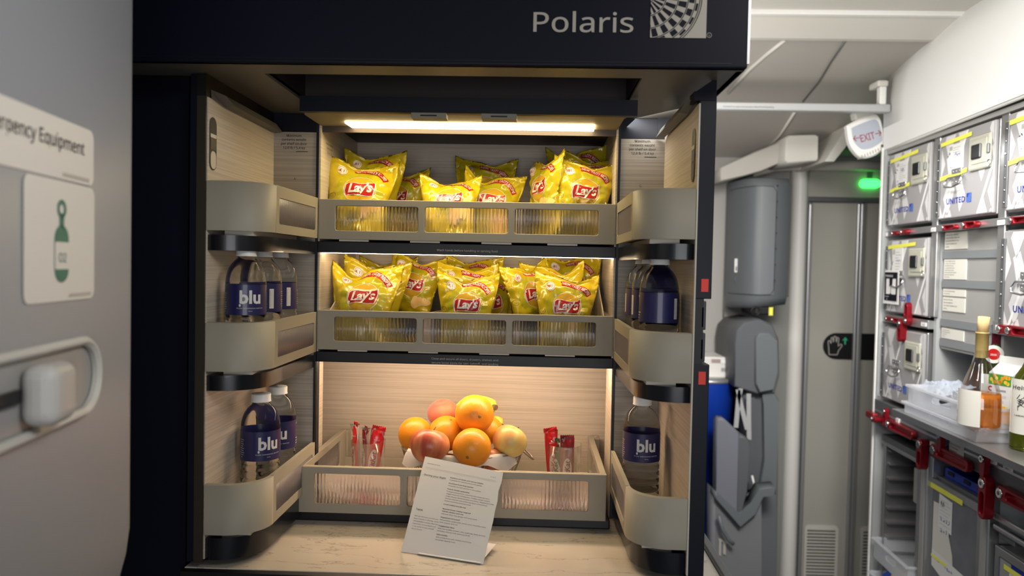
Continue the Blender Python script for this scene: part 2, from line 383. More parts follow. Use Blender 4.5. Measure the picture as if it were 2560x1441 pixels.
def door(side):
    s = 1 if side == 'left' else -1; X = XL if s > 0 else XR; R = .052
    d = thing('cabinet_door', None, None); d.parent = cab; d['label'] = 'open %s door holding three curved bottle bins' % side
    b = B()
    a, c = X-s*(T), X-s*(T+.0015)
    b.box(min(a, c), max(a, c), DN+.002, D+.002, ZTOP+.012, ZD, lam)
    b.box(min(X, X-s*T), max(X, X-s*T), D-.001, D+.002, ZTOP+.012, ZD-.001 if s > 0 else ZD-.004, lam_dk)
    b.obj('inner_panel', d)
    b = B(); o_, i_ = X-s*(T+.0235), X-s*(T+.0015); x0, x1 = min(o_, i_), max(o_, i_)
    if s > 0:
        b.box(x0, x1-.012, DN, D, ZTOP+.008, ZH-.001, navy, .001); b.box(x1-.0125, x1, DN-.001, D, ZTOP+.008, ZD+.001, dark_steel); b.box(x1-.0125, x1, DN-.001, D, ZD+.001, ZH-.001, black)
    else:
        za = atY(1770, 748, DN).z; zb_ = atY(1765, 912, DN).z; xi = x0+.0125
        b.box(x0, x1, DN, D, za, ZD+.004, navy, .001); b.box(x0, x1, DN, D, ZTOP+.008, zb_, navy, .001); b.box(x0, xi, DN+.001, D, zb_, za, black)
        b.box(x0-.0012, x0+.0008, DN-.001, D, ZTOP+.012, ZD, cream_edge)
        for zq0, zq1 in ((zb_+.003, (za+zb_)/2-.002), ((za+zb_)/2+.002, za-.003)):
            b.box(xi-.001, xi+.004, DN+.004, DN+.05, zq0, zq1, black_gloss, .001); b.box(xi-.002, xi+.001, DN+.001, DN+.004, zq0+.004, zq0+.03, black_gloss)
    b.obj('door_shell', d)
    if s < 0:
        for v in (714, 946):
            p = atY(1762 if v < 800 else 1755, v, DN-.001); b = B(); b.box(p.x-.0047, p.x+.0047, DN-.0015, DN, p.z-.0085, p.z+.0085, red_mark); tag(b.obj('marker', d), 'small red rectangular marker')
        b = B(); b.box(X+T-.006, X+T+.0235, DN+.002, DN+.03, ZD+.004, ZD+.016, navy_face)
        b.prism([(X+T+.0235, DN+.004, ZD+.016), (X+T+.0235, DN+.004, ZH), (X+T+.018, DN+.004, ZH), (X+T-.004, DN+.004, ZD+.016)], (0, .004, 0), navy_face); b.obj('top_bracket', d)
    # top rail
    b = B(); xa = X-s*T
    b.prism([(xa, DN+.012, ZD), (xa-s*.001, DN+.012, ZD+.012), (xa+s*.012, DN+.03, ZD+.008), (xa+s*.016, DN+.05, ZD-.002), (xa+s*.004, DN+.05, ZD-.004)], (0, D-DN-.055, 0), taupe_dark)
    b.obj('top_rail', d)
    # hand slot
    b = B(); pc = atX(533 if s > 0 else 1733, 360 if s > 0 else 389, xa+s*.0008); hz = .036; n_ = s
    fn = lambda u, v, w=0: Vector((xa+s*(.0008+w), pc.y+u, pc.z+v))
    b.add2d(poly(rrect(-.011, .011, -hz, hz, .0109)), fn, black if s < 0 else print_dk)
    fn2 = lambda u, v, w=0: Vector((xa+s*.0013, pc.y+u, pc.z+v))
    b.add2d(poly(rrect(-.0085, .0085, -hz+.002, -.010, .0075)), fn2, cream_edge if s > 0 else black_gloss); b.add2d(rect(-.0085, .0085, -.008, .008), fn2, brown_dk if s > 0 else black_gloss)
    b.add2d(rect(-.009, .009, .008, .013), fn2, cream_edge); b.obj('hand_slot', d)
    # text
    b = B(); cx = 735 if s > 0 else 1606; cy = 339 if s > 0 else 353
    for i, l in enumerate(['Maximum', 'contents weight', 'per shelf on door', '12.0 lb / 5.4 kg']):
        p = atY(cx, cy+i*10.2+3, D-.0015); b.add2d(text(l, .0082, 'CENTER', .006), plane(p, (1, 0, 0), (0, 0, 1)), print_dk)
    p = atY(cx+20, cy+40, D-.0015); b.add2d(rect(-.010, .010, -.0006, .0004), plane(p, (1, 0, 0), (0, 0, 1)), print_dk)
    b.obj('lettering', d); b = B()
    p = atY(737 if s > 0 else 1601, 450 if s > 0 else 468, D-.0015); b.add2d(text('A' if s > 0 else 'G', .0075, 'CENTER', .004), plane(p, (1, 0, 0), (0, 0, 1)), print_dk)
    b.obj('shelf_letter', d)
    for zt, zb in ((.1083, .0407), (-.0833, -.1505), (-.3045, -.3742)):
        bn = B(); th = .006
        out = path(R, 0, s, X); inn = path(R, th, s, X)
        # wall: front and corner
        for i in range(len(out)-1):
            (ax, ay), (bx, by), (cx_, cy_), (dx, dy) = out[i], out[i+1], inn[i+1], inn[i]
            f = bn.face([(ax, ay, zb), (bx, by, zb), (bx, by, zt-.001), (ax, ay, zt-.001)], taupe); f.smooth = True
            f = bn.face([(dx, dy, zb), (cx_, cy_, zb), (cx_, cy_, zt-.001), (dx, dy, zt-.001)], taupe); f.smooth = True
            bn.face([(ax, ay, zt-.001), (bx, by, zt-.001), (cx_, cy_, zt), (dx, dy, zt)], taupe)
        # side wall with a window
        y0, y1 = DN+R, D-.003
        win = rrect(y0+.012, y1-.013, zb+.013, zt-.017, .003, 3)
        bn.plate([(y0, zb), (y1, zb), (y1, zt), (y0, zt)], [win], th, lambda u, v, w_: Vector((X-s*(th/2)+w_, u, v)), taupe)
        # floor
        fl = [(x, y, zb+.002) for x, y in path(R, .003, s, X)]+[(X-s*.003, y1, zb+.002), (X-s*T, y1, zb+.002)]
        bn.prism(fl, (0, 0, .003), taupe)
        bo = bn.obj('door_bin', d, weld=True)
        fluted_pane((X-s*(th/2), y0+.008, 0), (0, 1, 0), y1-y0-.017, zb+.010, zt-.014, fluted_dk).obj('bin_window', bo)
        # black shelf under the bin
        bs = B(); z1 = zb-.006; z0 = z1-(.021 if zb > -.3 else .030)
        pl = path(R+.01, .004, s, X-s*.004)
        fl = [(x, y, z0) for x, y in pl]+[(X-s*.004, y1, z0), (X-s*T, y1, z0)]
        bs.prism(fl, (0, 0, z1-z0), black_gloss, True); bs.box(min(X-s*.02, X-s*.06), max(X-s*.02, X-s*.06), DN+.02, D-.05, z1, zb+.001, cream_edge)
        bs.obj('door_shelf', d)
    return d
door('left'); door('right')
# ---------------------------------------------------------------- drawers
def drawer(x0, x1, yf, yr, zt, zb, label, dividers=(), fm=None):
    dr = B(); th = .010; W = x1-x0
    wx = [(x0+.028+i*(.150), x0+.028+i*.150+.1385) for i in range(3)]
    if W < .495: pass
    k = (W-.056-.276-.1385*0)/3
    ww = .1395; gp = (W-.056-3*ww)/2
    wx = [(x0+.028+i*(ww+gp), x0+.028+i*(ww+gp)+ww) for i in range(3)]
    holes = [rrect(a, c, zb+.015, zt-.011, .004, 3) for a, c in wx]
    dr.plate([(x0, zb), (x1, zb), (x1, zt), (x0, zt)], holes, th, lambda u, v, w_: Vector((u, yf+th/2+w_, v)), taupe, .0008)
    L = yr-yf
    for xx in (x0, x1-th):
        dr.plate([(yf+th, zb), (yr, zb), (yr, zt), (yf+th, zt)], [rrect(yf+.05, yr-.04, zb+.015, zt-.013, .004, 3)], th, lambda u, v, w_, xx=xx: Vector((xx+th/2+w_, u, v)), taupe, .0006)
    dr.box(x0+.002, x1-.002, yf+.004, yr, zb+.001, zb+.004, fm or brown_dk); dr.box(x0, x1, yr-.006, yr, zb, zb+.02, taupe)
    d = dr.obj('drawer', cab); d['label'] = label
    for a, c in wx: fluted_pane((a-.004, yf+th*.5, 0), (1, 0, 0), c-a+.008, zb+.012, zt-.008, fluted).obj('drawer_window', d)
    for xx in (x0+th/2, x1-th/2): fluted_pane((xx, yf+.045, 0), (0, 1, 0), yr-yf-.08, zb+.012, zt-.010, fluted).obj('drawer_window', d)
    for u0, y_, u1, y1_ in dividers:
        q = B(); q.prism([(u0, y_, zb+.005), (u1, y1_, zb+.005), (u1, y1_, zt-.004), (u0, y_, zt-.004)], (.0035, 0, 0), cream_edge); q.obj('divider', d)
    if fm is None:
        for xx in (x0+.012, x1-.014):
            q = B(); q.prism([(xx, 1.262, zb+.006), (xx, 1.262, zt-.002), (xx, 1.40, zt+.055), (xx, 1.455, zt+.055), (xx, 1.455, zb+.006)], (.002, 0, 0), cream_edge); q.obj('side_flap', d)
    return d
drawer(XL+.002, XR-.002, D-.004, 1.47, .1068, .0395, 'upper drawer with three fluted windows', ((-.195, 1.26, -.170, 1.46), (-.030, 1.25, -.030, 1.46)))
drawer(XL+.002, XR-.002, D-.004, 1.47, -.0797, -.1464, 'middle drawer with three fluted windows', ((-.192, 1.26, -.150, 1.46), (-.030, 1.25, -.030, 1.46)))
DX0, DX1, DY0, DY1, DZT, DZB = -.3755, .121, 1.1693, 1.441, -.3279, -.4065
drawer(DX0, DX1, DY0, DY1, DZT, DZB+.004, 'lower drawer pulled out with fruit and chocolate', fm=cream_edge)
b = B(); b.box(DX0-.008, DX1+.008, DY0+.012, 1.46, ZTOP+.0005, DZB+.002, black, .002); b.obj('drawer_tray', cab)
for x in (DX0+.008, DX1+.010):
    b = B(); b.box(x-.012, x+.004, 1.447, 1.475, -.41, DZT-.006, taupe, .002); b.cyl((x-.004, 1.46, DZT-.006), (x-.004, 1.46, DZT-.005), .005, .005, chrome); b.obj('hinge_post', cab)
for z_ in (.0, -.19):
    for x in (-.33, -.21, -.09, .02):
        b = B(); b.box(x, x+.05, D-.001, D+.004, z_+.0365+(.0 if z_ == 0 else .0045), z_+.0395+(.0 if z_ == 0 else .0045), cream_edge); b.obj('drawer_runner', cab)
# drawer hinge knob inside the middle bay
p = atY(1270, 730, 1.44); b = B(); b.cyl((p.x, 1.44, p.z), (p.x+.02, 1.44, p.z), .011, .011, taupe); b.box(p.x-.01, p.x, 1.43, 1.45, p.z-.003, p.z+.003, black); b.obj('runner_knob', cab)
# ---------------------------------------------------------------- header
b = B(); xl = -.86; xr = .2576
rx0, ry0 = atZ(660, 184, ZH).x, atZ(660, 184, ZH).y; rx1 = atZ(1605, 197, ZH).x
fn = lambda u, v, w_=0: Vector((u, v, ZH+.004+w_))
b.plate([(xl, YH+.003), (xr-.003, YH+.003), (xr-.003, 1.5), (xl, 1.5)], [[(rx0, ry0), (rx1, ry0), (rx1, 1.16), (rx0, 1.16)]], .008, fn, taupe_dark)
b.box(XR-.02, XR+.10, 1.0, D, ZD+.016, ZD+.018, black) if False else None
b.box(rx0-.01, rx1+.01, ry0-.01, 1.17, ZH+.05, ZH+.06, brown_dk)
for q in ((rx0-.002, rx0, ry0, 1.16), (rx1, rx1+.002, ry0, 1.16), (rx0, rx1, ry0-.002, ry0), (rx0, rx1, 1.16, 1.162)): b.box(*q, ZH+.004, ZH+.055, brown_dk)
b.obj('header_underside', cab)
b = B(); b.box(xl, xr, YH, YH+.012, ZH, .75, navy_face, .003, 3); b.box(xr-.012, xr, YH+.012, 1.5, ZH, .75, navy, .002)
b.box(xr-.001, xr+.002, YH+.001, YH+.006, ZH+.006, .75, steel)
b.box(xl, xr-.02, YH-.0006, YH+.001, ZH+.0055, ZH+.0062, black); b.obj('header_panel', cab)
letter = mat('header_lettering', (.40, .375, .32), .5)
b = B(); fp = lambda u, v: atY(u, v, YH-.0012)
q0, q1 = fp(1333, 79), fp(1583, 81); ex = (q1-q0).normalized(); ex.y = 0
t_ = text('Polaris', (fp(1333, 7)-q0).length/.714, bold=.004, width=(q1-q0).length, res=5)
mx = min(x for x, y in t_[0]); b.add2d(mv(t_, -mx, 0), plane(q0, ex, (0, 0, 1)), letter)
b.obj('lettering', cab)
# globe emblem: square plate with a tilted lattice globe, generic arcs and checks
b = B(); e0 = fp(1625, 94); sx = (fp(1765, 96)-e0).length; P = plane(e0, (1, 0, 0), (0, 0, 1)); P1 = plane(e0, (1, 0, 0), (0, 0, 1), .0004)
b.add2d(rect(0, sx, 0, sx*1.02), P, letter)
def clip(shape):
    t = bmesh.new(); vv = [t.verts.new((x, y, 0)) for x, y in shape[0]]
    for f in shape[1]: t.faces.new([vv[i] for i in f])
    for c_, n_ in (((0, 0, 0), (-1, 0, 0)), ((0, .0002, 0), (0, -1, 0)), ((sx, 0, 0), (1, 0, 0)), ((0, sx*1.02, 0), (0, 1, 0))):
        bmesh.ops.bisect_plane(t, geom=t.verts[:]+t.edges[:]+t.faces[:], plane_co=c_, plane_no=n_, clear_outer=True)
    t.verts.index_update(); r = ([(v.co.x, v.co.y) for v in t.verts], [tuple(v.index for v in f.verts) for f in t.faces]); t.free(); return r
gc = (-.09*sx, .74*sx); radii = [.14, .36, .58, .76, .89, .965, 1.0]
for i in range(len(radii)):
    r = radii[i]*sx
    b.add2d(clip(ring(*gc, r-.006*sx, r+.008*sx, -90, 60, 40)), P1, navy_face)
    if i+1 < len(radii):
        r1 = radii[i+1]*sx
        for k in range(-7, 5):
            if True:
                a0 = k*16+(8 if i % 2 else 0)
                b.add2d(clip(ring(*gc, r+.018*sx, r1-.018*sx, a0, a0+8.2, 4)), P1, navy_face)
p = fp(1773, 88); b.add2d(ring(0, 0, .0026, .0031), plane(p, (1, 0, 0), (0, 0, 1)), letter); b.add2d(mv(text('R', .0042, 'CENTER'), 0, -.0014), plane(p, (1, 0, 0), (0, 0, 1)), letter)
b.obj('emblem', cab)
# ---------------------------------------------------------------- countertop and wall beside
marble = mat_noise('pale_marble', (.50, .455, .39), (.545, .50, .43), 5, (1, 2, 1), .14, 0, .3, .7, coat=.4)
def vein(m):
    p = m.node_tree.nodes['Principled BSDF']; src = p.inputs['Base Color'].links[0].from_socket
    tc = nd(m, 'ShaderNodeTexCoord'); mp = nd(m, 'ShaderNodeMapping'); mp.inputs['Scale'].default_value = (1.6, 7, 1); mp.inputs['Rotation'].default_value = (0, 0, .12)
    n = nd(m, 'ShaderNodeTexNoise'); n.inputs['Scale'].default_value = 2.3; n.inputs['Detail'].default_value = 6; n.inputs['Roughness'].default_value = .6
    r = nd(m, 'ShaderNodeValToRGB'); e = r.color_ramp.elements; e[0].position = .495; e[0].color = (0, 0, 0, 1); e[1].position = .505; e[1].color = (0, 0, 0, 1)
    x = r.color_ramp.elements.new(.5); x.color = (.7, .7, .7, 1)
    mx = nd(m, 'ShaderNodeMix', data_type='RGBA'); mx.inputs[7].default_value = (.16, .13, .10, 1)
    lk(m, tc.outputs['Object'], mp.inputs[0]); lk(m, mp.outputs[0], n.inputs['Vector']); lk(m, n.outputs['Fac'], r.inputs[0]); lk(m, r.outputs[0], mx.inputs[0]); lk(m, src, mx.inputs[6]); lk(m, mx.outputs[2], p.inputs['Base Color'])
vein(marble)
ct = thing('countertop', 'pale veined stone countertop under the snack shelves', 'countertop')
cxr = atZ(1815, 1441, ZTOP).x; YC = .986
b = B(); b.box(-.47, cxr-.008, YC, 1.50, ZTOP-.014, ZTOP, marble, .0008); b.obj('worktop', ct)
b = B(); b.box(-.47, cxr+.003, YC-.012, YC-.0005, ZTOP-.03, ZTOP-.001, black); b.box(cxr-.008, cxr+.004, YC-.012, 1.5, ZTOP-.03, ZTOP+.008, steel_dk, .002); b.obj('edge_trim', ct)
cb = thing('base_cabinet', 'black base cabinet carrying the stone countertop', 'cabinet')
b = B(); b.box(-.47, cxr-.01, YC+.03, 1.5, -EYE, ZTOP-.0145, navy); b.obj('cabinet_body', cb)
b = B(); b.box(-.46, -.115, YC+.012, YC+.029, -EYE+.08, ZTOP-.04, navy_face, .002); b.obj('door', cb); b = B(); b.box(-.11, cxr-.015, YC+.012, YC+.029, -EYE+.08, ZTOP-.04, navy_face, .002); b.obj('door', cb)
b = B(); b.box(-.95, -.4744, 1.0, 1.5, -EYE, ZH-.001, navy); b.box(-.95, -.4744, .998, 1.0, -EYE, ZH-.001, navy_face); struct(b, 'wall_left')
# ================================================================== crisp bags
def bag_yellow():
    m = mat_noise('yellow_foil', (.47, .355, .008), (.57, .44, .014), 22, rough=.22, bump=0, coat=.5)
    p = m.node_tree.nodes['Principled BSDF']
    tc = nd(m, 'ShaderNodeTexCoord'); n = nd(m, 'ShaderNodeTexNoise'); n.inputs['Scale'].default_value = 38; n.inputs['Detail'].default_value = 2; n.inputs['Distortion'].default_value = 1.2
    b = nd(m, 'ShaderNodeBump'); b.inputs['Strength'].default_value = .35; b.inputs['Distance'].default_value = .0025
    lk(m, tc.outputs['Object'], n.inputs['Vector']); lk(m, n.outputs['Fac'], b.inputs['Height']); lk(m, b.outputs[0], p.inputs['Normal']); return m
yel = bag_yellow()
gold = mat('bag_gold_disc', (.56, .33, .02), .26, coat=.4); lime = mat('bag_lime_ring', (.43, .39, .012), .26, coat=.4)
bred = mat('bag_red', (.40, .010, .010), .3, coat=.4); bwhite = mat('bag_white', (.74, .70, .62), .35, coat=.3); bink = mat('bag_ink', (.10, .06, .01), .5)
chipc = mat('chip_picture', (.80, .52, .18), .4)
def bag_hw(W, v, nar):
    t = max(0, min(1, (v-.30)/.70)); b_ = max(0, min(1, v/.16)); return W/2*(1-nar*(1-t*t*(3-2*t))*(b_*b_*(3-2*b_)*.8+.2))
def pillow(W, Hh, T, ph=0, dip=.012, du=.1, seed=0, wr=.0022, ear=.006, nar=.10):
    def Fn(u, v, side=1, off=0):
        uu = max(-1, min(1, u)); vv = max(0, min(1, v)); sv = max(0, min(1, (vv-.055)/.89)); e = math.sin(PI*sv)
        hw = bag_hw(W, vv, nar)
        x = uu*hw; z = vv*Hh+ear*abs(uu)**3*vv**3-dip*math.exp(-((uu-du)/.35)**2)*vv**5
        t = T*max(0, 1-abs(uu)**2.6)**.62*(max(0, e)**.55)
        q = Vector((x*22+seed*7.3, vv*3.1+seed, side*3.7+seed*2.1))
        wv = (noise.noise(q*1.0)*1.0+(abs(noise.noise(q*1.9))**.7)*1.3+abs(noise.noise(q*4.1))*.5-.7)*wr+math.sin(x*260+seed)*.0006*(abs(2*vv-1)**4)
        edge = 1+1.2*abs(uu)**2+.9*abs(2*vv-1)**3
        y = -side*(t+wv*edge*(1 if t > .0005 else 0)+off)+math.sin(uu*3.2+ph)*.007*vv**7+math.sin(uu*2.7+ph*2)*.003*(1-vv)**7+noise.noise(Vector((uu*2+seed, vv*2, seed)))*.004*(1-max(0, e)**.5)
        return Vector((x, y, z))
    return Fn
def bag_mesh(Fn, W, Hh, nu=34, nv=40, m=None, mb=None):
    b = B(); k = b.mi(m or yel); kb = b.mi(mb or m or yel); G = {}
    for s in (1, -1):
        for i in range(nu+1):
            for j in range(nv+1):
                if s < 0 and (i in (0, nu) or j in (0, nv)): G[s, i, j] = G[1, i, j]; continue
                u = -1+2*i/nu; v = j/nv; u = math.sin(u*PI/2)*.35+u*.65
                G[s, i, j] = b.bm.verts.new(Fn(u, v, s))
        for i in range(nu):
            for j in range(nv):
                q = (G[s, i, j], G[s, i+1, j], G[s, i+1, j+1], G[s, i, j+1])
                try:
                    f = b.bm.faces.new(q if s > 0 else q[::-1]); f.smooth = True; f.material_index = k if s > 0 else kb
                except ValueError: pass
    return b
banner = [(-.0262, .0085), (-.0225, .0125), (-.012, .0135), (.0, .0115), (.012, .0110), (.0225, .0135), (.0265, .0175), (.0275, .006), (.0255, -.006), (.0235, -.0125), (.012, -.0135), (0, -.0125), (-.010, -.0115), (-.020, -.0130), (-.0250, -.0150), (-.0275, -.004)]
def make_bag(seed, dip, du, ph, back=False):
    W, Hh, T = .127, .138, .021
    NR = .25; Fn = pillow(W, Hh, T, ph, dip, du, seed, .0044, .011, NR)
    b = bag_mesh(Fn, W, Hh); s = -1 if back else 1
    cx, cz = .002, .080
    def at_(off): return lambda x, z: Fn(x/bag_hw(W, z/Hh, NR), z/Hh, 1, off)
    def put(sh, m, off, cell=.006): b.add2d(mv(sh, cx, cz), at_(off), m, cell)
    put(ring(0, 0, .0285, .040, 0, 360, 40), lime, .0004); put(ring(0, 0, .0272, .0279, 0, 360, 40), bwhite, .0006)
    put(disc(0, 0, .0270, 36), gold, .0005)
    put(poly([(x*.95, y*1.0) for x, y in banner]), bwhite, .0009); put(poly([(x*.9, y*.9) for x, y in banner]), bred, .0012)
    t_ = text("Lay's", .0245, 'CENTER', .03, .22, .92, width=.0415, own=True); put(mv(t_, 0, -.0062, .06), bwhite, .0016)
    put(ring(0, 0, .0425, .0525, 106, 28, 18), bred, .0008, .005)
    put(bend(text('NEW, TASTY RECIPE!', .0085, 'CENTER', .02, width=.056, own=True), .0448, math.radians(67)), bwhite, .0013, .004)
    put(mv(disc(0, 0, .0088), -.034, .037), bwhite, .0008, .005); put(mv(ring(0, 0, .0068, .0074), -.034, .037), bred, .0011, .005)
    put(mv(text('#1', .009, 'CENTER', .015, own=True), -.034, .0340), bred, .0012, .004)
    put(mv(text('Classic', .0125, 'LEFT', 0, .2), -.018, -.036), bink, .0009, .005)
    put(mv(ring(0, 0, .0050, .0056), -.046, -.012), bink, .0008, .004); put(mv(text('60', .006, 'CENTER'), -.046, -.014), bink, .0009, .004)
    for i in range(4): put(mv(disc(0, 0, .014, 14, .008), .030-.006*i, -.034-.001*i, .5*i), chipc, .0006+.0002*i, .006)
    # back printing
    def bk(x, z): return Fn(x/bag_hw(W, z/Hh, NR), z/Hh, -1, .0008)
    for i in range(14): b.add2d(rect(-.040, -.010+.004*((i*7) % 3), .030+i*.0045, .031+i*.0045), bk, bink, .006)
    b.add2d(rect(.012, .034, .03, .06), bk, bwhite, .006)
    for i in range(9): b.add2d(rect(.014+i*.0021, .0150+i*.0021, .033, .057), bk, bink, .006)
    return b.bm, b.mats
BAGV = []
for sd, dp, du, ph in ((1, .012, -.1, 0.), (2, .010, -.25, 1.2), (3, .019, -.40, 2.5), (4, .010, .25, 4.), (5, .014, .15, 5.2)):
    bm, ms = make_bag(sd, dp, du, ph)
    for e_ in bm.verts: pass
    me = bpy.data.meshes.new('crisp_bag'); bm.to_mesh(me); bm.free()
    for m_ in ms: me.materials.append(m_)
    BAGV.append(me)
def seal_mesh(sd, dp, du, ph):
    return None
def bag(u, vtop, Y, floor, var, label, yaw=0, roll=0, wpx=185, lean=None, group='yellow crisp bags on the lit shelves'):
    top = atY(u, vtop, Y); need = top.z-floor; sc = wpx*Y/F/.127; sc = max(.88, min(1.08, sc)); h = .138*sc
    ln = math.acos(max(-.999, min(.999, need/h))) if need < h else .05
    ln = min(ln, .62); z = top.z-h*math.cos(ln)
    z = max(z, floor+.001)
    o = bpy.data.objects.new('crisp_bag', BAGV[var]); C.objects.link(o); tag(o, label, 'crisps', group)
    o.rotation_euler = (-ln, math.radians(roll), math.radians(yaw)); o.scale = (sc, sc, sc)
    o.location = (top.x-math.sin(math.radians(roll))*h*.8, Y-math.sin(ln)*h*.6+.01, z); return o
F1, F2 = .0445, -.1415
bag(905, 405, 1.285, F1, 0, 'front bag of crisps at the left of the top shelf, beside the left wall', 8, 4)
bag(934, 384, 1.345, F1, 1, 'bag of crisps at top left standing right behind the frontmost one', -6, 3, 165)
bag(1003, 424, 1.425, F1, 4, 'half-hidden bag in the rear left of the top shelf, turned away', -24, 5, 150)
bag(1124, 446, 1.287, F1, 1, 'low bag in front at the middle of the top shelf, logo centred', 2, 1, 158)
bag(1236, 434, 1.335, F1, 2, 'bag leaning behind the middle front one of the top shelf, classic lettering showing', 6, 10, 160)
bag(1213, 402, 1.43, F1, 3, 'shadowed bag against the rear wall at the middle of the top shelf', -2, 2, 160)
bag(1352, 392, 1.31, F1, 4, 'crisp bag stood sideways beside the top shelf divider', -62, -6, 165)
bag(1465, 405, 1.285, F1, 3, 'front bag at the right end of the top shelf with bright logo', 4, 6, 165)
bag(1446, 374, 1.42, F1, 2, 'rearmost bag at the right end of the top shelf', -4, -3, 160)
bag(1480, 392, 1.353, F1, 0, 'bag wedged between front and rear ones at top right', 10, 6, 150)
bag(910, 672, 1.285, F2, 2, 'front bag at the left of the middle shelf, full logo visible', 0, 3)
bag(938, 656, 1.345, F2, 0, 'bag directly behind the front left one of the middle shelf', 4, 6, 175)
bag(970, 652, 1.44, F2, 1, 'dim bag at the rear left of the middle shelf', 2, 0, 150)
bag(1040, 642, 1.395, F2, 4, 'tall upright bag left of the slanted divider, middle shelf', -14, 8, 150)
bag(1168, 690, 1.285, F2, 0, 'front bag at the centre of the middle shelf', 2, 2, 155)
bag(1167, 666, 1.342, F2, 3, 'bag just behind the central front one, middle shelf', 0, 1, 158)
bag(1185, 648, 1.43, F2, 1, 'dark rear bag at the centre of the middle shelf', 3, 2, 150)
bag(1222, 700, 1.385, F2, 4, 'bag peeking out at the right behind the central pair, middle shelf', 22, -12, 150)
bag(1418, 695, 1.285, F2, 3, 'front bag at the right of the middle shelf', 2, 3, 165)
bag(1402, 664, 1.345, F2, 2, 'bag behind the front right one of the middle shelf', 174, 4, 165)
bag(1428, 642, 1.43, F2, 1, 'rearmost bag at the right of the middle shelf', 2, 2, 155)
bag(1318, 662, 1.335, F2, 4, 'bag right of the short divider, middle shelf, turned sideways', 38, -10, 155)
# ================================================================== water bottles
pet = mat('clear_plastic', (.97, .98, .98), .03, trans=1, ior=1.14)
lbl = mat('navy_label', (.012, .012, .075), .4, coat=.3); lblw = mat('label_white', (.62, .60, .57), .5)
def bottle_proto():
    r = .0285; rt = thing('water_bottle', 'x', 'bottle')
    prof = [(0, .004), (.012, .003), (.019, 0), (.024, .0015), (r-.001, .006)]
    z = .008
    for i in range(6):
        prof += [(r, z+.0015), (r, z+.006), (r-.0016, z+.0085), (r-.0016, z+.0095)]; z += .0105
    prof += [(r, .0735), (r, .119), (r*.995, .125), (r*.965, .131), (r*.91, .137), (r*.82, .143), (r*.69, .1485), (.0155, .1530), (.0128, .1565), (.0126, .161), (.0126, .1655), (0, .1655)]
    b = B(); b.lathe(prof, pet, 48); b.obj('bottle_body', rt)
    b = B(); cap = [(.0128, .1585), (.0146, .1588), (.0146, .1600), (.0142, .1606), (.0142, .1696), (.0134, .1708), (0, .1710)]
    b.lathe([(.0126, .1600)]+cap, white_pl, 48); b.obj('cap', rt)
    b = B(); R = r+.0003; b.lathe([(R, .0745), (R, .1180)], lbl, 56); b.lathe([(R-.0006, .0745), (R-.0006, .1180)], lbl, 56)
    def cyl(x, z): a = -PI/2+x/R; return Vector(((R+.0003)*math.cos(a), (R+.0003)*math.sin(a), z))
    t_ = text('blu', .026, 'CENTER', .03, width=.030, own=True); b.add2d(mv(t_, 0, .0915), cyl, lblw, .003)
    b.add2d(mv(disc(0, 0, .0014, 12, .002), -.0145, .0885), cyl, lblw)
    b.add2d(mv(text('PURE DRINKING WATER', .0030, 'CENTER', width=.038), 0, .0835), cyl, lblw, .004); b.add2d(mv(text('500 ML', .0026, 'CENTER'), 0, .0795), cyl, lblw, .004)
    for i in range(9):
        w_ = (.010, .007, .009, .006, .011, .009, .012, .010, .004)[i]; b.add2d(rect(-.044-w_/2, -.044+w_/2, .105-i*.0032, .1056-i*.0032), cyl, lblw, .004)
    b.add2d(rect(-.0725, -.0655, .080, .110), cyl, lblw, .003)
    for i in range(14): b.add2d(rect(-.0715, -.0680, .082+i*.0019, .0829+i*.0019), cyl, print_dk, .004)
    for i in range(3): b.add2d(rect(.036, .052-.003*i, .088-i*.004, .0890-i*.004), cyl, lblw, .004)
    b.add2d(mv(disc(0, 0, .0016), .040, .112), cyl, lblw); b.add2d(mv(disc(0, 0, .0016), .044, .112), cyl, lblw)
    b.obj('label_sleeve', rt, recalc=False)
    return rt
bp = bottle_proto(); first = True
for x, Y, z, sc, az, lb in ((-.402, 1.020, -.1450, .955, 34, 'water bottle nearest the viewer in the left door middle bin, lettering showing'),
    (-.4035, 1.088, -.1450, .955, 184, 'second water bottle from the front in the left door middle bin'),
    (-.4035, 1.160, -.1450, .955, 186, 'rearmost water bottle in the left door middle bin, barcode at its edge'),
    (-.407, 1.095, -.3690, 1.0, 44, 'front water bottle in the lowest bin of the left door'),
    (-.405, 1.163, -.3690, 1.0, 18, 'rear water bottle in the lowest bin of the left door'),
    (.176, 1.050, -.1450, .955, 184, 'large-looking front water bottle in the right door middle bin, barcode showing'),
    (.174, 1.115, -.1450, .965, 60, 'middle one of three bottles in the right door middle bin'),
    (.173, 1.180, -.1450, .965, 50, 'rearmost bottle in the right door middle bin, beside the shelf opening'),
    (.1715, 1.150, -.3690, 1.0, 8, 'single water bottle in the lowest bin of the right door')):
    o = bp if first else dup(bp); first = False
    o.location = (x, Y, z); o.scale = (sc*1.0, sc*1.0, sc); o.rotation_euler.z = math.radians(az); tag(o, lb, 'bottle', 'water bottles in the door bins')
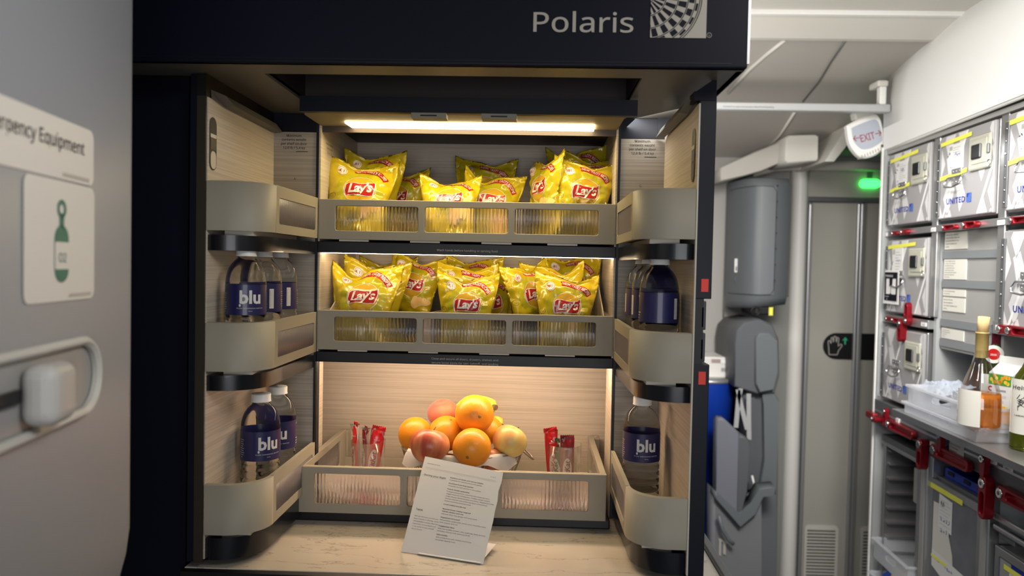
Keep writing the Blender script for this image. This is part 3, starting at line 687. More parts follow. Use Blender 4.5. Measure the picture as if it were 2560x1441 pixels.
# ================================================================== fruit basket
org = mat_noise('orange_peel', (.68, .24, .010), (.78, .31, .016), 9, rough=.38, bump=0)
def pores(m, sc=260, st=.5, dist=.0006):
    n = nd(m, 'ShaderNodeTexNoise'); n.inputs['Scale'].default_value = sc; tc = nd(m, 'ShaderNodeTexCoord'); b = nd(m, 'ShaderNodeBump'); b.inputs['Strength'].default_value = st; b.inputs['Distance'].default_value = dist
    lk(m, tc.outputs['Object'], n.inputs['Vector']); lk(m, n.outputs['Fac'], b.inputs['Height']); lk(m, b.outputs[0], m.node_tree.nodes['Principled BSDF'].inputs['Normal'])
pores(org)
peach = mat_noise('peach_skin', (.34, .055, .045), (.50, .18, .065), 24, (1, 1, 1), .6, lo=.35, hi=.75); MATS['peach_skin'].node_tree.nodes['Principled BSDF'].inputs['Sheen Weight'].default_value = .3
apr = mat_noise('apple_red', (.36, .055, .035), (.62, .30, .12), 30, (1.4, 1.4, .22), .33, lo=.38, hi=.72)
apy = mat_noise('apple_yellow', (.60, .24, .10), (.62, .50, .15), 26, (1.2, 1.2, .22), .33, lo=.33, hi=.6)
stem = mat('fruit_stem', (.12, .08, .03), .7); calyx = mat('orange_navel', (.22, .16, .04), .7)
bann = mat_noise('banana_skin', (.80, .62, .05), (.62, .60, .10), 12, rough=.45)
cx, cy = atY(1157, 1120, 1.305).x, 1.305; ZB = DZB+.0055
wire = mat('basket_wire', (.30, .25, .19), .35, .6)
bk_ = thing('fruit_basket', 'oval wire basket holding oranges, apples, a peach and bananas', 'basket', (cx, cy, ZB))
def ell(a, c, z, n=48, o=(0, 0)): return [(a*math.cos(2*PI*i/n)+o[0], c*math.sin(2*PI*i/n)+o[1], z) for i in range(n)]
b = B(); b.tube(ell(.108, .080, .078), .0016, wire, 8, True); b.tube(ell(.104, .077, .070), .0010, wire, 6, True); b.obj('rim', bk_)
b = B(); b.tube(ell(.070, .050, .002), .0013, wire, 6, True); b.tube(ell(.050, .035, .002), .001, wire, 6, True); b.obj('base_ring', bk_)
for i in range(44):
    a = 2*PI*i/44; b = B(); pts = []
    for k in range(6):
        t = k/5; r = .070+(.108-.070)*(t**.6); rc = .050+(.080-.050)*(t**.6); pts.append((r*math.cos(a), rc*math.sin(a), .002+.076*t))
    b.tube(pts, .0008, wire, 5); b.obj('wire', bk_)
for s in (1,):
    b = B(); pts = [(s*(.106+.020*math.sin(t*PI)), .012*math.cos(t*PI), .078-.035*t*0-.030*abs(math.sin(t*PI))+.012*math.sin(t*PI)) for t in [i/14 for i in range(15)]]; b.tube(pts, .0018, wire, 8); b.obj('handle', bk_)
# napkin
cloth = mat('white_napkin', (.62, .60, .58), .8, sheen=.2); add_bump(cloth, 3, .25, (900, 3, 900))
b = B(); k = b.mi(cloth); N = 96; rings = []
for j in range(15):
    t = j/14; rr = []
    for i in range(N):
        a = 2*PI*i/N; sq = 1/max(abs(math.cos(a)), abs(math.sin(a)))**.35
        n_ = noise.noise(Vector((math.cos(a)*2.2, math.sin(a)*2.2, t*1.3)))
        if t < .75: q = t/.75; r = .055*q+.050*q*q; z = .006+.070*q**3
        else: q = (t-.75)/.25; r = .105+.012*q*sq; z = .076+.006-.020*q*q*(1+n_)-.016*q*(sq-1)*4*max(0, -math.sin(a))
        r *= 1+n_*.05*t; z += n_*.006*t
        front = max(0, -math.sin(a)); over = max(0, min(1, (-math.sin(a)-.25)/.25))
        if over < 1: z = z*over+min(z, .058)*(1-over); r = r*over+min(r, .090)*(1-over)
        rr.append(b.bm.verts.new((r*.97*math.cos(a), r*.74*math.sin(a), z)))
    rings.append(rr)
for A_, B_ in zip(rings, rings[1:]):
    for i in range(N): f = b.bm.faces.new((A_[i], A_[(i+1) % N], B_[(i+1) % N], B_[i])); f.smooth = True; f.material_index = k
o = b.obj('napkin', None); o.location = (cx, cy, ZB+.001); tag(o, 'white ribbed cloth napkin lining the fruit basket', 'napkin')
def fruit(kind, u, v, Y, rpx, label, rot=(0, 0, 0), group=None):
    p = atY(u, v, Y); r = rpx*Y/F
    if kind == 'orange':
        t = thing('orange', label, 'orange', p, rot, 'oranges in the basket'); b = B(); b.lathe([(0 if i in (0, 24) else r*math.sin(PI*i/24)*(1+.01*math.sin(i)), -r*.97*math.cos(PI*i/24)) for i in range(25)], org, 40)
        b.obj('peel', t); b = B(); b.lathe([(0, r*.985), (r*.05, r*.983), (r*.085, r*.972), (r*.10, r*.955)], calyx, 7); b.obj('navel', t)
    else:
        m = {'apple_red': apr, 'apple_yellow': apy, 'peach': peach}[kind]; nm = 'peach' if kind == 'peach' else 'apple'
        t = thing(nm, label, nm, p, rot, None if nm == 'peach' else 'apples in the basket'); prof = []
        for i in range(29):
            a = PI*i/28; R = r*(1+.05*math.cos(a)*-1) if nm == 'apple' else r
            x = R*math.sin(a); z = -r*.92*math.cos(a)
            dn_ = math.exp(-(a/.38)**2)*.10*r; du_ = math.exp(-((PI-a)/.42)**2)*.20*r
            prof.append((0 if i in (0, 28) else x, z+dn_-du_))
        b = B(); b.lathe(prof, m, 44)
        if nm == 'peach':
            for v_ in b.bm.verts:
                a = math.atan2(v_.co.y, v_.co.x); v_.co *= 1-.06*math.exp(-((a+1.2)/.16)**2)*min(1, math.hypot(v_.co.x, v_.co.y)/r)
        b.obj('skin', t)
        if nm == 'peach': return
        b = B(); b.tube([(0, 0, r*.70), (r*.03, 0, r*.84), (r*.10, 0, r*1.0)], r*.035, stem, 6); b.obj('stem', t)
fruit('orange', 1180, 1120, 1.235, 49, 'front orange at the centre of the basket, just above the card', (1.9, .5, 0))
fruit('orange', 1186, 1036, 1.285, 49, 'topmost large orange crowning the pile of fruit', (1.2, 1.4, 0))
fruit('orange', 1038, 1086, 1.300, 43, 'orange at the left end of the basket with a visible navel', (1.75, -.1, .3))
fruit('orange', 1116, 1084, 1.300, 45, 'orange in the middle of the pile, behind the red apple', (.4, .3, 0))
fruit('orange', 1222, 1076, 1.325, 36, 'orange peeking out between the topmost orange and the yellow apple', (0, .3, 0))
fruit('peach', 1107, 1033, 1.340, 39, 'rosy peach resting at the top left of the pile', (.2, -.2, 0))
fruit('apple_red', 1075, 1116, 1.240, 50, 'dark red apple at the front left of the basket', (-.35, .15, 0))
fruit('apple_yellow', 1274, 1104, 1.270, 44, 'yellow-green striped apple at the right of the pile', (-.5, .5, 0))
fruit('apple_red', 1228, 1152, 1.262, 38, 'pinkish apple low in the basket between front orange and yellow apple', (-.3, .2, 0))
fruit('apple_red', 1130, 1160, 1.285, 30, 'apple barely visible under the middle of the pile', (-.3, .2, 0))
def banana(pts, label, tipu):
    P = [atY(*q) for q in pts]; Q = []
    for i in range(17):
        t = i/16; n = len(P)-1; s = min(int(t*n), n-1); f = t*n-s; a, c = P[s], P[s+1]; pa = P[max(s-1, 0)]; pd = P[min(s+2, n)]
        Q.append(.5*((2*a)+(-pa+c)*f+(2*pa-5*a+4*c-pd)*f*f+(-pa+3*a-3*c+pd)*f**3))
    t = thing('banana', label, 'banana', (0, 0, 0), group='bananas in the basket')
    b = B(); b.tube(Q, lambda t: .0155*min(1, (.30+2.6*t))*min(1, .33+(1-t)*3.2), bann, 7); b.obj('peel', t)
    d = (Q[-1]-Q[-2]).normalized(); b = B(); b.tube([Q[-1]-d*.001, Q[-1]+d*.007], .0052, stem, 7); b.obj('tip', t)
banana([(1120, 1050, 1.35), (1160, 1018, 1.36), (1200, 1010, 1.365), (1226, 1016, 1.36), (1234, 1018, 1.355)], 'yellow banana arching behind the topmost orange, dark tip showing', 0)
banana([(1150, 1100, 1.37), (1195, 1056, 1.375), (1235, 1058, 1.37), (1253, 1066, 1.36)], 'greenish banana tucked low behind the pile', 0)
# ================================================================== cups with chocolate
glass = thin_clear('clear_cup', (.97, .97, .97))
foil = mat('silver_foil', (.66, .62, .58), .25, .7); kred = mat('chocolate_red', (.60, .012, .015), .3, coat=.4); kdark = mat('chocolate_dark_red', (.22, .008, .012), .3, coat=.4); kgreen = mat('chocolate_green', (.05, .08, .035), .35, coat=.3); kwhite = mat('wrapper_white', (.72, .70, .66), .4)
def cup(u, v, Y, label):
    p = atY(u, v, Y); z0 = ZB; h = p.z-z0; b = B()
    R = .0305; r = .026
    b.lathe([(r, .002), (r, 0), (r-.004, 0), (0, .001)], glass, 48); b.lathe([(r, 0), (R, h), (R-.0012, h), (r-.0012, .003), (0, .003)], glass, 48)
    b.lathe([(R+.0004, h-.001), (R+.0004, h+.0006), (R-.0014, h+.0006)], white_pl if False else glass, 48)
    o = b.obj('clear_cup', None, weld=True); o.location = (p.x, Y, z0); tag(o, label, 'cup', 'clear cups of chocolate bars'); return p.x, Y, h
def bar(x, Y, z, h, w_, label, col, yaw=0, roll=0, lean=0, side=False, seed=1):
    Fn = pillow(w_, h, .0055, 1., .0, 0, seed, .0008, .0, .02)
    b = bag_mesh(Fn, w_, h, 14, 30, col, foil)
    fn = lambda x, z: Fn(x/(w_/2*.98), z/h, 1, .0004)
    t_ = text('KitKat', .0125, 'LEFT', .03, .15, width=.033, own=True)
    b.add2d(mv(poly(disc(0, 0, .021, 24, .0078)[0]), 0, h*.47, PI/2+.0), fn, kwhite, .004)
    b.add2d(mv(t_, .0042, h*.47-.0165, PI/2), lambda x, z: Fn(x/(w_/2*.98), z/h, 1, .0008), col, .004)
    b.add2d(mv(text('NESTLE', .004, 'CENTER', .02), 0, h*.80), fn, kwhite, .004)
    b.add2d(rect(-w_*.3, w_*.3, h*.12, h*.15), fn, kwhite, .004)
    k = b.mi(col)
    body = b.obj('chocolate_bar', None); tag(body, label, 'chocolate bar', 'wrapped chocolate bars in clear cups')
    body.location = (x, Y, z); body.rotation_euler = (lean, math.radians(roll), math.radians(yaw))
    for nm, v0, v1 in (('end_seal', .965, 1.03), ):
        q = B(); n = 14; pts = []
        top = [( -w_/2+w_*i/n, (h*v1+(.0012 if i % 2 else 0))) for i in range(n+1)]; bot = [(w_/2, h*v0), (-w_/2, h*v0)]
        P = top+bot; q.prism([(x_, math.sin(x_*300)*.0008-.0004, z_) for x_, z_ in P], (0, .0008, 0), col if not side else foil); q.obj(nm, body)
    return body
xc, yc, hc = cup(921, 1102, 1.295, 'clear plastic cup left of the fruit, holding three chocolate bars')
bar(xc-.0195, yc-.003, ZB+.0035, .112, .022, 'leftmost chocolate bar in the left cup, turned edge-on', kred, -58, -4, 0, seed=1)
bar(xc-.005, yc-.001, ZB+.0035, .107, .022, 'middle chocolate bar in the left cup, dark wrapper edge-on', kdark, -62, 3, 0, seed=2)
bar(xc+.0040, yc-.009, ZB+.0035, .110, .025, 'bright red chocolate bar tilting right in the left cup', kred, -6, 9, 0, seed=3)
xc, yc, hc = cup(1411, 1110, 1.275, 'clear plastic cup right of the fruit, holding three chocolate bars')
bar(xc-.0135, yc+.006, ZB+.0035, .116, .024, 'tallest red chocolate bar at the back of the right cup', kred, 18, -6, 0, seed=4)
bar(xc-.006, yc-.006, ZB+.0035, .098, .018, 'dark green wrapped bar in the right cup', kgreen, -45, -7, 0, seed=5)
bar(xc+.006, yc-.009, ZB+.0035, .106, .024, 'dark red chocolate bar facing front in the right cup', kdark, 3, -1, 0, seed=6)
# ================================================================== menu card
P0 = atZ(1003, 1380, ZTOP+.001); P1 = atZ(1208, 1412, ZTOP+.001); ex = (P1-P0).normalized()
Q0 = atY(1063, 1142, DY0-.004); up = (Q0-P0); up = up-ex*up.dot(ex)*1; hgt = up.length; ey = up.normalized(); nrm = ex.cross(ey)
wd = (P1-P0).length
card = thing('menu_card', 'white printed menu card propped against the lower drawer', 'menu')
b = B(); pl = plane(P0, ex, ey)
sl = (Q0-P0).dot(ex)/hgt
Q1 = onp(1260, 1182, P0, nrm); sl2 = (Q1-P0).dot(ex)-wd; h2 = (Q1-P0).dot(ey)
def S(u, v, w_=0):
    a_ = u/wd; t_ = v/hgt; return pl(u+(sl*hgt*(1-a_)+sl2*a_)*t_, t_*(hgt*(1-a_)+h2*a_), w_)
edge = [(0, 0), (wd, 0)]+[(wd+.0004*math.sin(i*2.1)-(.0022 if i in (7,) else 0), hgt*i/9) for i in range(1, 9)]+[(wd-.001, hgt*.995), (0, hgt)]
pts = [S(u, v) for u, v in edge]; cardm = mat('card_paper', (.62, .62, .62), .7); b.prism(pts, nrm*.0006, cardm); b.obj('card_front', card)
b = B(); z = lambda x, y: Vector((x, y, 0))
e1 = P1+Vector((-.002, .002, .0008)); e0 = P0+Vector((.02, .01, .0008)); bk1 = atZ(1240, 1372, ZTOP+.001); bk0 = bk1-ex*.10
b.prism([P1+ex*-.004+nrm*.002, bk1+Vector((0, 0, .006)), bk0+Vector((0, 0, .006)), P1-ex*.10+nrm*.002], (0, 0, .0006), cardm); b.obj('card_foot', card)
b = B(); T_ = lambda u, v: S(u, v, .0010)
def ln(s, u, v, size, wdt=None, bold=0): b.add2d(mv(text(s, size, 'LEFT', bold, width=wdt, res=1), u*wd, v*hgt), T_, print_dk)
ln('SINGAPORE TO TOKYO', .05, .925, .0030); b.add2d(rect(.04*wd, .93*wd, .884*hgt, .8865*hgt), T_, print_lt); b.add2d(rect(.04*wd, .93*wd, .872*hgt, .8735*hgt), T_, print_lt); ln('01 02 03', .86, .915, .0028)
ln('During your flight', .045, .795, .0056, .28*wd, .008); ln('Tapas', .055, .425, .0058, None, .01)
rows = [('Selection of sweet and savory snacks', 1), ('Available for self service in the galley', 0), None, ('Assorted fresh fruit basket', 1), ('Available for self service in the galley', 0), None, ('Polaris Studio amenities', 1), ('Pomegranate gummies, Superfruit Chamomile tea, Berry', 0), ('Veggie Flavored chili Peppers, Truffles, Ginger Lemon', 0), ('Crispy Biscuit, White Cheddar and Chive, Raspberry truffle', 0), ('Roasted almonds and cashews by Story of Chocolatier', 0), ('Classic Chocolate Caramel cookie', 0), None, ('Local instant noodle cup', 1), None, None, ('Maxwell Street Hawker inspired', 1), ('Hainan chicken and rice', 1), ('with bok choy, rice, ginger and spicy sauce', 0), None, ('Vegetarian curry puff', 1), ('with potatoes, green peas, cumin, curry, cucumber salad', 0), ('mint, yogurt, and rice', 0), None, ('Singaporean laksa', 1), ('with rice noodles, prawns, tofu, quail egg, bean sprouts,', 0), ('mint leaf, coconut milk and curry broth', 0), None, ('Soba noodles', 1), ('with spring onion, nori, shiitake mushroom,', 0), ('and ginger dipping sauce', 0)]
v = .818
for r_ in rows:
    if r_ is None: v -= .012; continue
    ln(r_[0], .375+.0, v, .0041 if r_[1] else .0033, min(.60, len(r_[0])*(.0115 if r_[1] else .0102))*wd, .008 if r_[1] else 0); v -= .0255
for i, s_ in enumerate(['We can dine you and all you', 'favor a tasting of offerings, which', 'are available to enjoy after the', 'main meal. Let us prepare one', 'or as many as you would', 'like to flavour.']): ln(s_, .055, .36-i*.026, .0032, (.30, .31, .31, .29, .27, .14)[i]*wd)
b.obj('printing', card)
# ================================================================== galley wall on the right
PH = .045; gd = Vector((math.sin(PH), math.cos(PH), 0)); gn = Vector((-math.cos(PH), math.sin(PH), 0)); RZ = math.atan2(-gd.y, -gd.x)
def gpl(u, v, off=0): return onp(u, v, gn*(off-1.0), gn)
GB = gpl(2213, 670); GB.z = 0
def gs(u, v, off=0): p = gpl(u, v, off)-GB; return p.dot(-gd), p.z
def GP(s, z, y=0): return GB-gd*s-gn*y+Vector((0, 0, z))      # s along the wall towards the viewer, y into the wall
def gthing(name, label, cat, s, z, y=0, group=None, rz=0): return thing(name, label, cat, GP(s, z, y), (0, 0, RZ+rz), group)
grey_gal = mat('galley_grey', (.36, .37, .37), .45); grey_lt = mat('galley_light_panel', (.31, .305, .29), .45); grey_mid = mat('galley_band', (.20, .21, .22), .5)
hoodw = mat('hood_white', (.80, .80, .78), .5); labelw = mat('placard_cream', (.66, .64, .57), .6)
lred = mat('latch_red', (.26, .008, .016), .3, .5); tape = mat('yellow_tape', (.82, .80, .10), .5)
blue_ink = mat('blue_ink', (.02, .04, .40), .6); ublue = mat('logo_blue', (.008, .025, .28), .5); ublue2 = mat('logo_light_blue', (.20, .38, .75), .5)
gal = gthing('galley_unit', 'metal galley wall with white curved hood, shelves, red latches and counter', 'galley', 0, 0)
S1 = 1.55
def gb(): return B()
b = gb(); b.box(-.018, 0, -.012, .62, -EYE, .40, grey_gal); b.box(-.020, -.012, -.016, -.010, -EYE, .40, white_pl); b.obj('end_panel', gal)
b = gb(); b.box(0, S1, .58, .62, -EYE, .42, grey_gal); b.obj('rear_panel', gal)
for s_ in (.286+.006, .60+.008, .92, 1.23):
    b = gb(); b.box(s_, s_+.030, 0, .012, -.115, .38, steel, .002); b.box(s_+.008, s_+.022, .012, .5, -.4, .38, grey_gal); b.obj('post', gal)
b = gb(); b.box(0, S1, -.004, .015, .118, .136, steel, .001); b.box(0, S1, .015, .55, .122, .134, grey_gal); b.obj('shelf', gal)
b = gb(); b.box(0, .30, -.004, .015, -.150, -.126, steel, .001); b.box(0, .30, .015, .55, -.146, -.130, grey_gal); b.obj('shelf', gal)
b = gb(); b.box(.61, S1, -.004, .015, -.134, -.104, steel, .001); b.box(.61, S1, .015, .55, -.130, -.108, grey_gal); b.obj('shelf', gal)
# hood: profile swept along the wall
ends = []
for u, v in ((2213, 372), (2212, 320), (2213, 262), (2222, 205), (2238, 172), (2268, 130), (2330, 58), (2386, -2), (2440, -60)):
    p = onp(u, v, GB, gd)-GB; ends.append((p.dot(gn), p.z))
b = gb(); prof = [(ends[0][0]-.012, .392), (ends[0][0], .392)]+ends; k = b.mi(hoodw)
A = [[b.bm.verts.new((s_, -(o_+.018*math.sin(min(1, s_/S1)*PI/2)), z_+.006*s_)) for (o_, z_) in prof] for s_ in [-.012+i*(S1+.012)/10 for i in range(11)]]
for a, c in zip(A, A[1:]):
    for i in range(len(prof)-1): f = b.bm.faces.new((a[i], a[i+1], c[i+1], c[i])); f.material_index = k; f.smooth = i > 2
inn = [b.bm.verts.new((-.012, .25, z_)) for (o_, z_) in (prof[0], prof[-1])]; f = b.bm.faces.new(A[0]+[inn[1], inn[0]]); f.material_index = k
b.obj('hood', gal)
b = gb(); b.tube([(-.010+s_*S1/8, -.004-.018*math.sin(min(1, s_/8)*PI/2), .391+.006*s_*S1/8) for s_ in range(9)], .0055, white_pl, 8); b.box(0, S1, -.006, .5, .376, .388, grey_lt); b.obj('hood_lip', gal)
# counter
b = gb(); b.box(-.01, S1, -.006, .58, -.425, -.402, steel, .002); b.box(-.012, S1, -.014, -.002, -.470, -.398, steel_dk, .002); b.box(.0, S1, -.016, -.012, -.436, -.430, steel); b.obj('work_deck', gal)
b = gb(); b.cyl((.016, -.0145, -.385), (.016, -.011, -.385), .004, .004, chrome, 10)
b.obj('bolt', gal)
for s_ in (.292, .592, .95): b = gb(); b.box(s_, s_+.038, -.006, .02, -EYE+.08, -.47, steel, .003); b.box(s_+.010, s_+.022, .02, .5, -EYE+.08, -.47, grey_gal); b.box(s_+.008, s_+.030, -.008, -.006, -1.0, -.50, grey_lt); b.obj('post', gal)
b = gb(); b.box(0, S1, .02, .5, -EYE, -EYE+.08, steel_dk); b.obj('kick_plate', gal)
# instruction bay
b = gb(); sa, sb = .322, .607; b.box(sa, sb, .022, .030, -.20, .118, grey_lt)
for z_ in (.065, -.012, -.118, -.172): b.box(sa, sb, .018, .022, z_-.020, z_, grey_mid)
b.box(sa, sb, .03, .5, -.20, -.19, steel); b.obj('bay_panel', gal)
b = gb(); b.box(sa, sb, .30, .32, -.40, -.19, mat_noise('worn_steel', (.30, .27, .24), (.40, .38, .35), 9, rough=.35, metal=.6)); b.box(sa, sb, .29, .30, -.235, -.225, black); b.box(sa, sb, .288, .30, -.33, -.325, steel_dk); b.obj('recess_panel', gal)
plac = [((.324, .118), (.44, .070), ['Close and Secure All Doors,', 'Drawers, Shelves, Tables and', 'Secure Loose Items for Taxi,', 'Takeoff, Turbulence and', 'Landing']),
 ((.324, .046), (.44, -.010), ['The Gross Weight of Any Cart', 'or Container or the Combined', 'Gross Weight of Any Carts', 'or Containers When Stowed', 'Together Must Not Exceed', 'the Placarded Maximum Contents', 'Weight of the Compartment', 'Where Stowed']),
 ((.324, -.034), (.44, -.055), ['Wash Hands Before Handling', 'or Serving Food']), ((.324, -.056), (.44, -.096), ['All Carts or No Carts', 'Must Be Installed for', 'Taxi, Takeoff, Turbulence and', 'Landing']),
 ((.324, -.140), (.44, -.170), ['Intermediate Restraint', 'Must Be Engaged When', 'Containers Are', 'Installed'])]
fg = lambda y: (lambda u, v: Vector((u, y, v)))
for (x0, z1), (x1, z0), ls in plac:
    b = gb(); b.box(x0+.003, x1, .0195, .0218, z0, z1-.003, labelw); lh = (z1-z0-.006)/(len(ls)+.3)
    for i, l in enumerate(ls): b.add2d(mv(text(l, lh*.95, 'LEFT', res=1), x0+.008, z1-.004-lh*(i+.9)), fg(.0192), print_dk)
    b.obj('placard', gal)
p_ = gs(2433, 1098); b = gb(); b.box(.462, .530, -.0165, -.0145, -.466, -.420, labelw, .0005)
for i, l in enumerate(['Total Cart Limit Must Be', 'Closed Immediately', 'When Not in Use']): b.add2d(mv(text(l, .0062, 'LEFT', res=1), .466, -.430-i*.008), fg(-.0167), print_dk)
b.obj('placard', gal)
for s_, z_, w_, t_ in ((.005, .1255, .012, 'A'), (.300, .1255, .022, 'G1A2'), (.616, .1255, .026, 'G1A3'), (.262, -.138, .030, 'G1A4'), (.625, -.118, .03, 'G1A6'), (.365, -.452, .028, 'G1B2'), (.70, -.425, .03, 'Pull to'), (.155, -.432, .02, 'G1B1'), (.64, -.425, .03, 'G1B4')):
    b = gb(); b.box(s_, s_+w_, -.0185 if z_ < -.3 else -.0055, -.0035, z_-.006, z_+.005, white_pl); b.add2d(mv(text(t_, .007, 'CENTER', .01, res=1), s_+w_/2, z_-.003), fg(-.0187 if z_ < -.3 else -.0057), print_dk); b.obj('number_plate', gal)
def latch(s, z, L, ang, wd=.024, th=.016, y=-.016):
    """red quarter-turn latch: pivot at (s, z), paddle of length L at angle ang"""
    b = gb(); R = wd/2; n = 8; out = [(R*math.cos(PI/2+PI*i/n), R*math.sin(PI/2+PI*i/n)) for i in range(n+1)]
    out += [(L-R*1.0+R*.9*math.cos(-PI/2+PI*i/n), R*.85*math.sin(-PI/2+PI*i/n)) for i in range(n+1)]
    c_, s_ = math.cos(ang), math.sin(ang); fn = lambda u, v, w_=0: Vector((s+u*c_-v*s_, y-w_, z+u*s_+v*c_))
    hole = [rrect(R*1.2, L-R*.8, -R*.50, R*.50, R*.45, 4)] if L > .045 else []
    b.plate(out, hole, th, lambda u, v, w_: fn(u, v, w_+th/2), lred, .0015)
    if hole: b.add2d(poly(rrect(R*1.0, L-R*.6, -R*.55, R*.55, R*.3, 3)), lambda u, v: fn(u, v, th*.30), lred)
    q = B(); q.cyl(fn(0, 0, th), fn(0, 0, th+.003), R*.72, R*.6, chrome, 16); q.cyl(fn(0, 0, th+.003), fn(0, 0, th+.0035), R*.3, R*.3, steel_dk, 6)
    o = b.obj('turn_latch', gal, weld=True); q.obj('pivot_screw', o)
h = -PI/2
for a in ((.078, .125, .034, 0, .015, .012, -.004), (.140, .126, .036, 0, .018, .012, -.004), (.385, .125, .060, 0, .016, .012, -.004), (.490, .126, .056, 0, .020, .014, -.004), (.690, .125, .06, 0, .018, .014, -.004), (.80, .125, .06, 0, .018, .014, -.004),
  (.052, -.138, .040, 0, .016, .010, -.004), (.095, -.139, .075, 0, .016, .010, -.004), (.196, -.135, .055, PI/2, .024, .016, -.004), (.165, -.145, .055, h, .026, .020, -.004),
  (.665, -.120, .035, 0, .022, .016, -.004), (.700, -.120, .075, 0, .024, .016, -.004), (.80, -.12, .07, 0, .024, .016, -.004),
  (.050, -.452, .028, 0, .020, .030, -.016), (.095, -.420, .048, h, .022, .012, -.016), (.125, -.452, .165, 0, .030, .014, -.016), (.345, -.462, .070, h, .032, .022, -.016), (.405, -.462, .175, 0, .034, .014, -.016), (.440, -.415, .045, h, .024, .012, -.02), (.640, -.425, .045, h, .026, .014, -.018), (.655, -.478, .085, h, .034, .022, -.016), (.715, -.482, .16, 0, .034, .016, -.016)):
    latch(*a)
b = gb(); b.box(-.030, .028, -.034, -.016, -.462, -.440, lred, .004); b.obj('turn_latch', gal)
# ---------------------------------------------------------------- meal containers
cont_base = mat('container_grey', (.32, .31, .31), .45); cont_lt = mat('container_pale', (.62, .61, .605), .45); cont_ln = mat('container_line', (.76, .76, .75), .45); beige = mat('latch_plate_beige', (.46, .45, .37), .45)
def clipr(shape, x0, x1, y0, y1):
    t = bmesh.new(); vv = [t.verts.new((x, y, 0)) for x, y in shape[0]]
    for f in shape[1]: t.faces.new([vv[i] for i in f])
    for c_, n_ in (((x0, 0, 0), (-1, 0, 0)), ((0, y0, 0), (0, -1, 0)), ((x1, 0, 0), (1, 0, 0)), ((0, y1, 0), (0, 1, 0))):
        bmesh.ops.bisect_plane(t, geom=t.verts[:]+t.edges[:]+t.faces[:], plane_co=c_, plane_no=n_, clear_outer=True)
    t.verts.index_update(); r = ([(v.co.x, v.co.y) for v in t.verts], [tuple(v.index for v in f.verts) for f in t.faces]); t.free(); return r
def pattern(b, x0, x1, z0, z1, y):
    dx, dz = .105, .150
    for i in range(-2, 5):
        for j in range(-2, 4):
            cx_, cz_ = x0+dx*(i+.5*(j % 2))+.03, z0+dz*.5*j+.05
            if (i+j) % 2 == 0:
                sh = clipr(poly([(cx_-dx*.05, cz_), (cx_+dx*.28, cz_+dz*.42), (cx_+dx*.50, cz_+dz*.12), (cx_+dx*.17, cz_-dz*.32)]), x0, x1, z0, z1)
                if sh[1]: b.add2d(sh, fg(y), cont_lt)
            else:
                sh = clipr(poly([(cx_-dx*.45, cz_+.03), (cx_-dx*.2, cz_+dz*.30), (cx_+dx*.0, cz_), (cx_-dx*.25, cz_-dz*.27)]), x0, x1, z0, z1)
                if sh[1]: b.add2d(sh, fg(y), cont_lt)
    for i in range(-3, 6):
        a = (x0+i*dx*.8, z0-.05); 
        for q, w_ in ((.62, .0042),):
            p0_, p1_ = Vector(a), Vector((a[0]+.30*q, a[1]+.36)); d_ = (p1_-p0_).normalized(); n_ = Vector((-d_.y, d_.x))*w_
            sh = clipr(poly([tuple(p0_-n_), tuple(p1_-n_), tuple(p1_+n_), tuple(p0_+n_)]), x0, x1, z0, z1)
            if sh[1] and i % 2 == 0: b.add2d(sh, fg(y-.0002), cont_ln)
def wordmark(b, x, z, h_, y, col=ublue, c2=ublue2):
    t_ = text('UNITED', h_/.70, 'LEFT', .03, space=1.12, width=h_*6.4, own=True); b.add2d(mv(t_, x, z), fg(y), col)
    X = x+h_*6.9; b.add2d(rect(X, X+h_*1.5, z-h_*.2, z+h_*1.4), fg(y), col)
    for i in range(4): b.add2d(clipr(ring(X+h_*.2, z+h_*1.0, h_*(.45+.32*i), h_*(.56+.32*i), -95, 20, 12), X, X+h_*1.5, z-h_*.2, z+h_*1.4), fg(y-.0002), c2)
